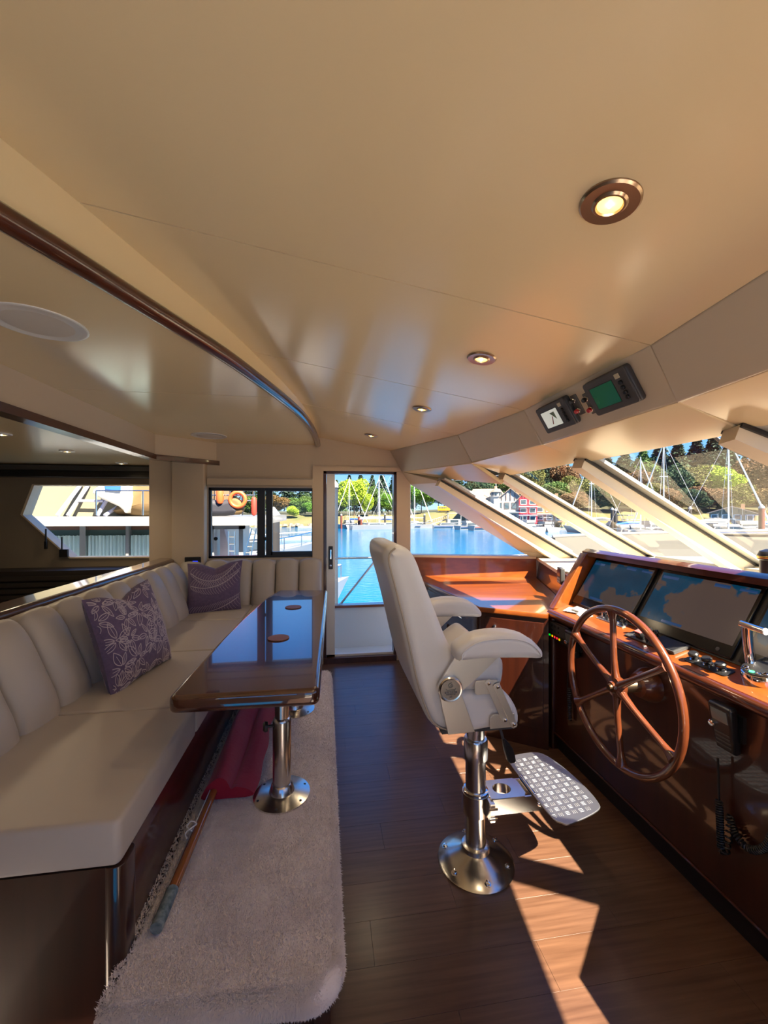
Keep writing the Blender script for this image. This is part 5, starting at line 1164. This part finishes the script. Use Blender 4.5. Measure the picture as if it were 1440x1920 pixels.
def sailboat(label, L, canvas=BLUEC):
    t = thing('sailing_yacht', label, 'boat', (0,0,0), 'moored sailing yachts'); B_ = L*.29; F_ = L*.085
    hull_mesh(L, B_, F_).build('hull', BW, t); cabin(-L*.18, L*.22, -L*.16, L*.16, B_*.26, F_, F_+L*.045).build('coachroof', BW, t, False)
    cabin(-L*.14, L*.17, -L*.135, L*.145, B_*.268, F_+L*.014, F_+L*.034).build('window_band', BOATG, t, False)
    MB().tube([(L*.08,0,F_), (L*.08,0,L*1.28)], [L*.009, L*.006], 8).build('mast', ALU, t)
    MB().tube([(L*.07,0,F_+L*.13), (-L*.32,0,F_+L*.12)], L*.006, 6).build('boom', ALU, t)
    MB().tube([(L*.06,0,F_+L*.15), (-.1*L,0,F_+L*.155), (-L*.31,0,F_+L*.135)], [L*.016, L*.02, L*.01], 8).build('sail_cover', canvas, t)
    a = MB(); top = V((L*.08,0,L*1.26))
    for q in (V((L*.57,0,F_*1.3)), V((-L*.48,0,F_)), V((L*.06,B_*.45,F_)), V((L*.06,-B_*.45,F_))): a.tube([top, q], L*.0016, 4)
    tag(a.build('rigging', ALU, t), kind='stuff')
    MB().tube([top+V((.01,0,-.3)), V((L*.55,0,F_*1.35))], [L*.004, L*.009], 6).build('furled_jib', OFFW, t)
    MB().tube([(L*.08,-L*.07,L*.8), (L*.08,L*.07,L*.8)], L*.004, 5).build('spreader', ALU, t)
    return t
def place(o, px, D, rz): p = at(px, D, ZWAT); o.location = p; o.rotation_euler.z = math.atan2(-p.x, p.y)+rz
mbs = [motorboat('white motor yacht with flybridge moored left of the sailing masts in the door', 9), motorboat('white motor yacht with dark hull band at the houses', 11, True, NAVY, STRIPE), motorboat('small open white motorboat', 8, False)]
sbs = [sailboat('white sailing yacht with blue sail cover left in the door', 10), sailboat('white sailing yacht with tall bare mast', 12, OFFW)]
place(mbs[0], 652, 104, 1.8); place(mbs[1], 925, 92, .5); place(mbs[2], 780, 103, .3); place(sbs[0], 660, 101, 2.6); place(sbs[1], 704, 96, .3)
mbs[2]['label'] = 'small open white motorboat moored at the left of the quarter window'; sbs[1]['label'] = 'white sailing yacht whose tall mast stands right in the door'
ML = [(0, 888, 96, .6, 'white flybridge motor yacht below the hipped roof house'), (1, 972, 84, 2.4, 'white motor yacht with navy hardtop below the timbered gable'), (2, 990, 80, .9, 'open white motorboat below the red building'), (0, 1020, 88, 2.0, 'white flybridge yacht below the brown house'),
      (1, 1158, 72, 2.7, 'white yacht with navy hardtop left of the middle mullion'), (0, 1192, 66, .4, 'white flybridge yacht right beside the middle mullion'), (2, 1205, 60, 2.8, 'low white motorboat in front of the flybridge yacht'), (1, 1240, 74, .7, 'white yacht with navy hardtop behind the alloy masts'),
      (0, 1370, 70, .3, 'white flybridge yacht with tall arch left of the red pile'), (2, 1392, 52, 2.7, 'open motorboat whose flared bow points right near the red pile'), (1, 1420, 74, .5, 'yacht under a blue cover behind the red pile'), (0, 1330, 82, 2.4, 'white flybridge yacht half hidden by the right mullion'),
      (2, 842, 101, .2, 'open motorboat at the foot of the gangway'), (0, 745, 104, 1.4, 'white motor yacht partly hidden by the door jamb'), (2, 690, 103, 2.9, 'open motorboat behind the masts in the door')]
for k, px, D, rz, lb in ML: o = copy_tree(mbs[k], label=lb); place(o, px, D, rz)
SLb = [(1, 733, 98, .4, 'sailing yacht with mast at the right door jamb'), (0, 716, 102, 2.8, 'sailing yacht with blue cover between the two tall masts'), (1, 771, 112, .5, 'sailing yacht with mast at the left edge of the quarter window'), (1, 1118, 78, 2.6, 'sailing yacht with thin mast between the middle mullions'),
      (0, 1192, 64, .6, 'sailing yacht with mast left of the hill crest'), (1, 1256, 62, 2.5, 'sailing yacht with the tallest alloy mast on the hillside'), (1, 1352, 60, .5, 'sailing yacht with mast and slanting boom line at the right'), (0, 1480, 66, .5, 'sailing yacht beyond the right picture edge')]
for k, px, D, rz, lb in SLb: o = copy_tree(sbs[k], label=lb); place(o, px, D, rz)

# ---- floating docks and piles
DOCKM = mat('dock_planks', (.24,.20,.16), .8)
def dock(label, px0, px1, D0, D1, w=2.0):
    p, q = at(px0, D0, ZWAT), at(px1, D1, ZWAT); d = (q-p).normalized(); s_ = V((-d.y, d.x, 0))*w/2; t = thing('floating_dock', label, 'dock', (p+q)/2)
    MB().hexa([p-s_+V((0,0,-.2)), q-s_+V((0,0,-.2)), q+s_+V((0,0,-.2)), p+s_+V((0,0,-.2))], [p-s_+V((0,0,.3)), q-s_+V((0,0,.3)), q+s_+V((0,0,.3)), p+s_+V((0,0,.3))]).build('float', BW, t, False)
    MB().hexa([p-s_*.96+V((0,0,.3)), q-s_*.96+V((0,0,.3)), q+s_*.96+V((0,0,.3)), p+s_*.96+V((0,0,.3))], [p-s_*.96+V((0,0,.38)), q-s_*.96+V((0,0,.38)), q+s_*.96+V((0,0,.38)), p+s_*.96+V((0,0,.38))]).build('deck', DOCKM, t, False)
dock('long pale dock behind the moored yachts in the door', 560, 880, 107, 106); dock('dock along the waterside houses', 860, 1080, 99, 90); dock('pale dock with moored yachts at the right hillside', 1130, 1500, 78, 68)
dock('near pale dock seen between the settee window and the neighbouring yacht', 500, 632, 60, 62)
PILE = mat('pile_timber', (.016,.015,.016), .8); PRED = mat('red_brown_pile', (.10,.02,.013), .7)
def pile(label, px, D, ytop, dia, m_=PILE):
    p = at(px, D, ZWAT-.5); zt = zpx(ytop, D); t = thing('dock_pile', label, 'pile', p, 'white-capped dock piles')
    MB().tube([p, V((p.x,p.y,zt-dia*.9))], dia/2, 14).build('post', m_, t); MB().lathe([(dia*.54,-dia*.9),(dia*.54,-dia*.62),(dia*.1,-.02),(0,0)], (p.x,p.y,zt), (0,0,1), 18).build('cap', BW, t)
pile('grey dock pile with white cone cap close outside the glass door', 622, 9.5, 893, .30, mat('grey_blue_pile', (.025,.032,.045), .6))
pile('dark pile with white cone cap in the right half of the settee window', 513, 14, 950, .42)
for px, D, yt, dm, lb, m_ in ((640,100,963,.5,'brown pile at the left bank in the door',PRED),(673,99,965,.6,'pair-left red pile in the middle of the door',PRED),(677,98,968,.6,'pair-right red pile in the middle of the door',PRED),(722,97,962,.45,'dark pile under the right mast in the door',PILE),
    (796,104,963,.5,'dark pile beside the white shed in the quarter window',PILE),(1148,66,951,.5,'dark pile left of the middle mullion, first of two',PILE),(1154,66,953,.5,'dark pile left of the middle mullion, second of two',PILE),(1294,62,949,.5,'pile with white cap left of the right mullion',PILE),(1428,46,945,.55,'red-brown pile with white cap at the right picture edge',PRED)):
    pile(lb, px, D, yt, dm, m_)
# gangway and white dock shed in the quarter window
p, q = at(800, 105, ZWAT+.6), at(842, 111, -.4); t = thing('gangway', 'long white truss gangway sloping to the dock in the quarter window', 'gangway', p)
a = MB()
for dz in (0, 1.1): a.tube([p+V((0,0,dz)), q+V((0,0,dz))], .08, 6)
for k in range(13): u0, u1 = p+(q-p)*k/12, p+(q-p)*min(1,(k+.5)/12); a.tube([u0, u0+V((0,0,1.1))], .05, 5); a.tube([u0+V((0,0,1.1)), u1], .04, 5)
a.build('truss', BW, t); MB().hexa([p,q,q+V((0,1.2,0)),p+V((0,1.2,0))], [v+V((0,0,.1)) for v in (p,q,q+V((0,1.2,0)),p+V((0,1.2,0)))]).build('deck', DOCKM, t, False)
for px, D, w, h, lb in ((785, 106, 2.6, 2.2, 'white dock shed with blue side at the left of the quarter window'), (852, 108, 3.6, 3.4, 'white open dock shelter at the top of the gangway')):
    p = at(px, D, ZWAT+.3); t = thing('dock_shed', lb, 'shed', p)
    MB().box((p.x-w/2,p.y,p.z),(p.x+w/2,p.y+2,p.z+h*.55)).build('wall', BW, t, False); MB().box((p.x-w/2-.2,p.y-.3,p.z+h),(p.x+w/2+.2,p.y+2.3,p.z+h+.18)).build('roof', BW, t, False)
    for sx in (-1, 1): MB().box((p.x+sx*w/2-.08,p.y-.1,p.z),(p.x+sx*w/2+.08,p.y+.1,p.z+h)).build('post', BW, t, False)
    MB().box((p.x-w*.3,p.y-.03,p.z+.3),(p.x+w*.3,p.y+.0,p.z+h*.5)).build('window', BOATG, t, False)

# ---- our own foredeck
fd = struct('trim_12'); FDW = mat('foredeck_white', (.26,.27,.28), .4); DK = mat('grey_deck_paint', (.26,.265,.25), .6)
ND = [(2.4,-1.2),(4.5,-1.0),(7,-.2),(9.2,1.2),(9.6,1.63),(9.2,2.06),(7,3.46),(4.5,4.26),(2.4,4.46)]
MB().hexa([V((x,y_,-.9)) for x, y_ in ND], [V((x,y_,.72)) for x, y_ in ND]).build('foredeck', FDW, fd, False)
tk = [(2.75,.1),(5.6,.5),(6.2,1.63),(5.6,2.76),(2.75,3.16)]
MB().hexa([V((x,y_,.70)) for x, y_ in tk], [V((x-(.15 if x > 3 else 0),YC+(y_-YC)*.93,1.13-.012*(x-2.7))) for x, y_ in tk]).build('trunk_cabin', DK, fd, False)
hat = MB().puff(rrect(3.6,1.25,4.3,2.0,.06), 0, .05, .015, (0,0,1.11)).build('hatch', DK, fd)
MB().puff(rrect(3.67,1.32,4.23,1.93,.04), .05, .056, .002, (0,0,1.11)).build('hatch_lens', BOATG, hat)
BWK = mat('bulwark_grey', (.085,.082,.072), .6)
for sg, nm in ((1, 'bow_bulwark'), (-1, 'bow_bulwark')):
    P_ = [V((q.x, YC+sg*(q.y-YC), 0)) for q in smoothp([V((2.62,4.44,0)), V((4.5,4.26,0)), V((7,3.46,0)), V((9.0,2.2,0))], 6, False)]; n__ = len(P_); vs = []
    for i, q in enumerate(P_):
        zt = 1.20+.16*i/(n__-1); inn_ = V((0, -sg*.10, 0)); vs += [q+V((0,0,.6)), q+V((0,0,zt)), q+inn_+V((0,0,zt)), q+inn_*2.2+V((0,0,.6))]
    bw_ = MB().add(vs, [(i*4+k_, i*4+(k_+1) % 4, i*4+4+(k_+1) % 4, i*4+4+k_) for i in range(n__-1) for k_ in range(4)]+[(0,1,2,3)]).build(nm, BWK, fd)
    MB().tube([q+V((0,-sg*.05,1.215+.16*i/(n__-1))) for i, q in enumerate(P_)], .018, 8).build('cap_rail', FDW, bw_)
a = thing('bow_rail', 'stainless bow rail round the grey foredeck outside the windscreen', 'rail', (6, YC, .72))
for zz in (1.25, .98): MB().tube(smoothp([V((x,YC+(y_-YC)*.96,zz)) for x, y_ in ND[1:-1]], 4, False), .014, 7).build('bar', STEEL, a)
for x, y_ in ND[1:-1]: MB().tube([(x,YC+(y_-YC)*.96,.72),(x,YC+(y_-YC)*.96,1.25)], .012, 7).build('post', STEEL, a)
fpn = poly_normal([TL[2], TL[3], SL[3]]); fpn = fpn if fpn.z > 0 else -fpn
t = thing('windscreen_wiper', 'curved steel wiper arm outside the top of the right windscreen pane', 'wiper', hit(1380, 830, TL[2]+fpn*.04, fpn))
MB().tube(smoothp([hit(px, py, TL[2]+fpn*.04, fpn) for px, py in ((1338,816),(1362,834),(1395,850),(1440,863),(1490,872))], 4, False), .007, 7).build('arm', CHROME, t)
MB().tube(smoothp([hit(px, py, TL[2]+fpn*.03, fpn) for px, py in ((1338,818),(1362,837),(1395,853),(1440,866),(1490,876))], 4, False), .006, 6).build('blade', BLACK, t)

# ---- the neighbouring yacht close alongside
YB = 7.4
nb = thing('neighbour_yacht', 'large white yacht with curtained windows moored close beside the left windows', 'boat', (-5, 9, ZWAT))
g = lambda px, py, dy=0: hY(px, py, YB)+V((0, dy, 0))
xl, xr = g(-120, 985).x, g(398, 985).x; zr0, zr1 = g(150, 985).z, g(150, 966).z
CRM = mat('cream_canvas', (.18,.16,.10), .8, bump=(8, .3, .01)); TANC = mat('tan_canvas', (.16,.10,.04), .8, bump=(6, .4, .02))
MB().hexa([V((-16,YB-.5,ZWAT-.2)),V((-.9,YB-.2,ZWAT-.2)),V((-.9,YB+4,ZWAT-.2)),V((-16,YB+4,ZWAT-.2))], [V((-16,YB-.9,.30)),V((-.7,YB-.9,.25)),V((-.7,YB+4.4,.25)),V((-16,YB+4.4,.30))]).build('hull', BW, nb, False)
zb = g(150, 1050).z-.25
dh = MB().box((-16,YB+.05,zb-.4),(xr,YB+3.5,zr0)).build('deckhouse', BW, nb, False)
MB().box((-16,YB-.45,zr0),(xr+.9,YB+3.9,zr1-.02)).build('roof_ledge', BW, nb, False)
WB = woodmat('teak_strip', (.22,.09,.04), (.14,.05,.02), (2,20,20), .4, .4); CURT = mat('pale_blue_curtain', (.55,.68,.68), .9); GRN = mat('green_shade', (.06,.13,.11), .6)
posts = [(-110,-20),(62,156),(166,241),(245,320)]
bounds = [(-115, 45), (52, 155), (167, 240), (246, 330)]
for i, (a0, a1) in enumerate(bounds):
    x0, x1 = g(a0, 1000).x, g(a1, 1000).x; zt, zc0 = g(150, 987).z, g(150, 1003).z
    f_ = MB().box((x0,YB-.0,zt-.06),(x1,YB+.04,zt+.01)).build('window_head', WB, nb, False)
    MB().box((x0,YB+.02,zb),(x1,YB+.05,zt-.05)).build('window_back', GRN, f_, False)
    cv, cf = [], []; n_c = 60
    for k in range(n_c+1):
        x = x0+(x1-x0)*k/n_c; dy = -.035+.022*math.sin(k*1.15+i)+.012*math.sin(k*2.7); cv += [V((x,YB+dy,zb)), V((x,YB+dy*.9,zc0-.015*abs(math.sin(k*.8))))]
        if k: cf.append((2*k-2, 2*k, 2*k+1, 2*k-1))
    MB().add(cv, cf).build('curtain', CURT, f_)
    MB().add([V((x0,YB-.08,zb)),V((x1,YB-.08,zb)),V((x1,YB-.08,zt)),V((x0,YB-.08,zt))], [(0,1,2,3)]).build('pane', GLASS, f_, False)
    if i: MB().box((g(a0-11 if i == 2 else a0-5,1000).x,YB-.1,zb-.2),(x0,YB+.05,zr0)).build('window_post', STEEL if i == 2 else GREY, nb, False)
# upper deck: cream dodger, covers and rails
MB().hexa([V((g(-60,968).x,YB+.3,zr1-.03)),V((g(238,968).x,YB+.3,zr1-.03)),V((g(238,968).x,YB+3.2,zr1-.03)),V((g(-60,968).x,YB+3.2,zr1-.03))], [V((g(-20,900).x,YB+.55,2.75)),V((g(190,900).x,YB+.55,2.75)),V((g(190,900).x,YB+2.9,2.75)),V((g(-20,900).x,YB+2.9,2.75))]).build('upper_cabin', CRM, nb, False)
for (pa, qa) in (((100,967),(128,905)),((120,967),(143,905)),((176,967),(198,905)),((190,967),(208,945))):
    MB().tube([g(*pa,.1), g(*qa,.36)], .03, 7).build('stair_rail', mat('lilac_trim', (.42,.42,.55), .4), nb)
MB().tube([g(130,938,.2), g(182,939,.2)], .025, 7).build('stair_rail', mat('lilac_trim', (1,1,1)), nb)
cvr = smoothp([V((g(px,py).x, g(px,py).z)) for px, py in ((205,967),(215,935),(238,905),(300,885),(372,905),(380,967))], 3)
MB().puff([(p.x,p.y) for p in cvr], .1, 2.4, .25, (0,YB,0), (1,0,0), (0,0,1), (0,1,0), 4).build('tan_cover', TANC, nb)
cv2 = smoothp([V((g(px,py).x, g(px,py).z)) for px, py in ((172,925),(196,906),(230,905),(244,930),(236,962),(222,950))], 3)
MB().puff([(p.x,p.y) for p in cv2], -.02, .5, .06, (0,YB,0), (1,0,0), (0,0,1), (0,1,0), 3).build('white_cover', OFFW, nb)
MB().puff([(g(px,py).x, g(px,py).z) for px, py in ((198,895),(228,895),(228,921),(200,918))], -.06, .0, .01, (0,YB,0), (1,0,0), (0,0,1), (0,1,0), 2).build('blue_cloth', BLUEC, nb)
for x_ in (202, 285, 400, 412, 440, 462, 482): MB().tube([g(x_,966,-.35), g(x_,916 if x_ > 390 else 922,-.35)], .014, 7).build('stanchion', STEEL, nb)
for y_ in (918, 930, 940): MB().tube([g(395,y_,-.35), g(484,y_,-.35)], .011, 6).build('rail_bar', STEEL, nb)
MB().tube([g(202,922,-.35), g(330,922,-.35)], .012, 6).build('rail_bar', STEEL, nb)
# cockpit end: white arch frame, ladder
for a0, a1, b0, b1 in ((398,404,985,1060),(450,458,985,1060),(398,458,985,992)):
    p0, p1 = g(a0, b1), g(a1, b0); MB().box((p0.x,YB-.1,p0.z),(p1.x,YB+.1,p1.z)).build('arch_frame', BW, nb, False)
MB().hexa([g(404,1055,.3),g(428,1055,.3),g(428,1055,.5),g(404,1055,.5)], [g(404,992,.3),g(412,992,.3),g(412,992,.5),g(404,992,.5)]).build('side_screen', mat('lilac_shade', (.45,.42,.50), .7), nb, False)
for (px, py), (qx, qy) in (((459,1052),(476,990)),((472,1052),(484,990)),((434,1050),(434,995)),((445,1050),(445,995))): MB().tube([g(px,py,-.2), g(qx,qy,-.2)], .012, 6).build('ladder_rail', STEEL, nb)
for k in range(5): MB().tube([g(461+k*3,1045-k*11,-.2), g(474+k*2.2,1045-k*11,-.2)], .009, 5).build('ladder_rung', STEEL, nb)
for k in range(4): MB().tube([g(434,1044-k*13,-.2), g(445,1044-k*13,-.2)], .009, 5).build('ladder_rung', STEEL, nb)
ORB = mat('life_ring_orange', (.85,.12,.03), .5)
c = g(455, 938, -.42); pts = [c+V((math.cos(k*PI/16)*.12, .01, math.sin(k*PI/16)*.12)) for k in range(32)]
t = MB().tube(pts, .032, 10, closed=True).build('life_ring', ORB); tag(t, 'orange life ring hung on the rail of the neighbouring yacht', 'life ring')
for (px, py, w, h, m_, nm, lb) in ((424, 930, .06, .15, ORB, 'life_jacket', 'upright orange float on the neighbouring yacht rail'), (484, 950, .045, .16, mat('red_fender', (.7,.05,.03), .5), 'red_fender', 'slim red fender at the end of the neighbouring yacht rail')):
    c = g(px, py, -.42); tag(MB().lathe([(0,-h),(w*.7,-h*.9),(w,-h*.6),(w,h*.6),(w*.7,h*.9),(0,h)], c, (0,0,1), 14).build(nm, m_), lb, 'float')
c = g(420, 951, -.30); tag(MB().puff(smoothp([V(p) for p in ((-.28,-.13),(.26,-.13),(.30,.02),(.2,.14),(.0,.10),(-.2,.15),(-.30,.03))], 3), -.12, .12, .08, c, (1,0,0), (0,0,1), (0,1,0), 3).build('gear_bag', mat('black_bag', (.03,.03,.04), .6)), 'black gear bag lying on the neighbouring yacht roof', 'bag')
c = g(445, 950, -.30); tag(MB().puff(smoothp([V(p) for p in ((-.12,-.12),(.14,-.12),(.16,.04),(.05,.15),(-.1,.12))], 3), -.1, .1, .06, c, (1,0,0), (0,0,1), (0,1,0), 3).build('canvas_bundle', TANC), 'tan canvas bundle beside the black bag on the neighbouring roof', 'bundle')
for k, (px, D, rz, lb, m_) in enumerate(((430, 14, .45, 'white motorboat with sleek bow just beyond the settee window', 2), (420, 26, .5, 'white sports cruiser behind the nearer white motorboat', 1))):
    o = copy_tree(mbs[m_], label=lb); place(o, px, D, rz); o.scale = (1.15,)*3 if k == 0 else (1.2,)*3
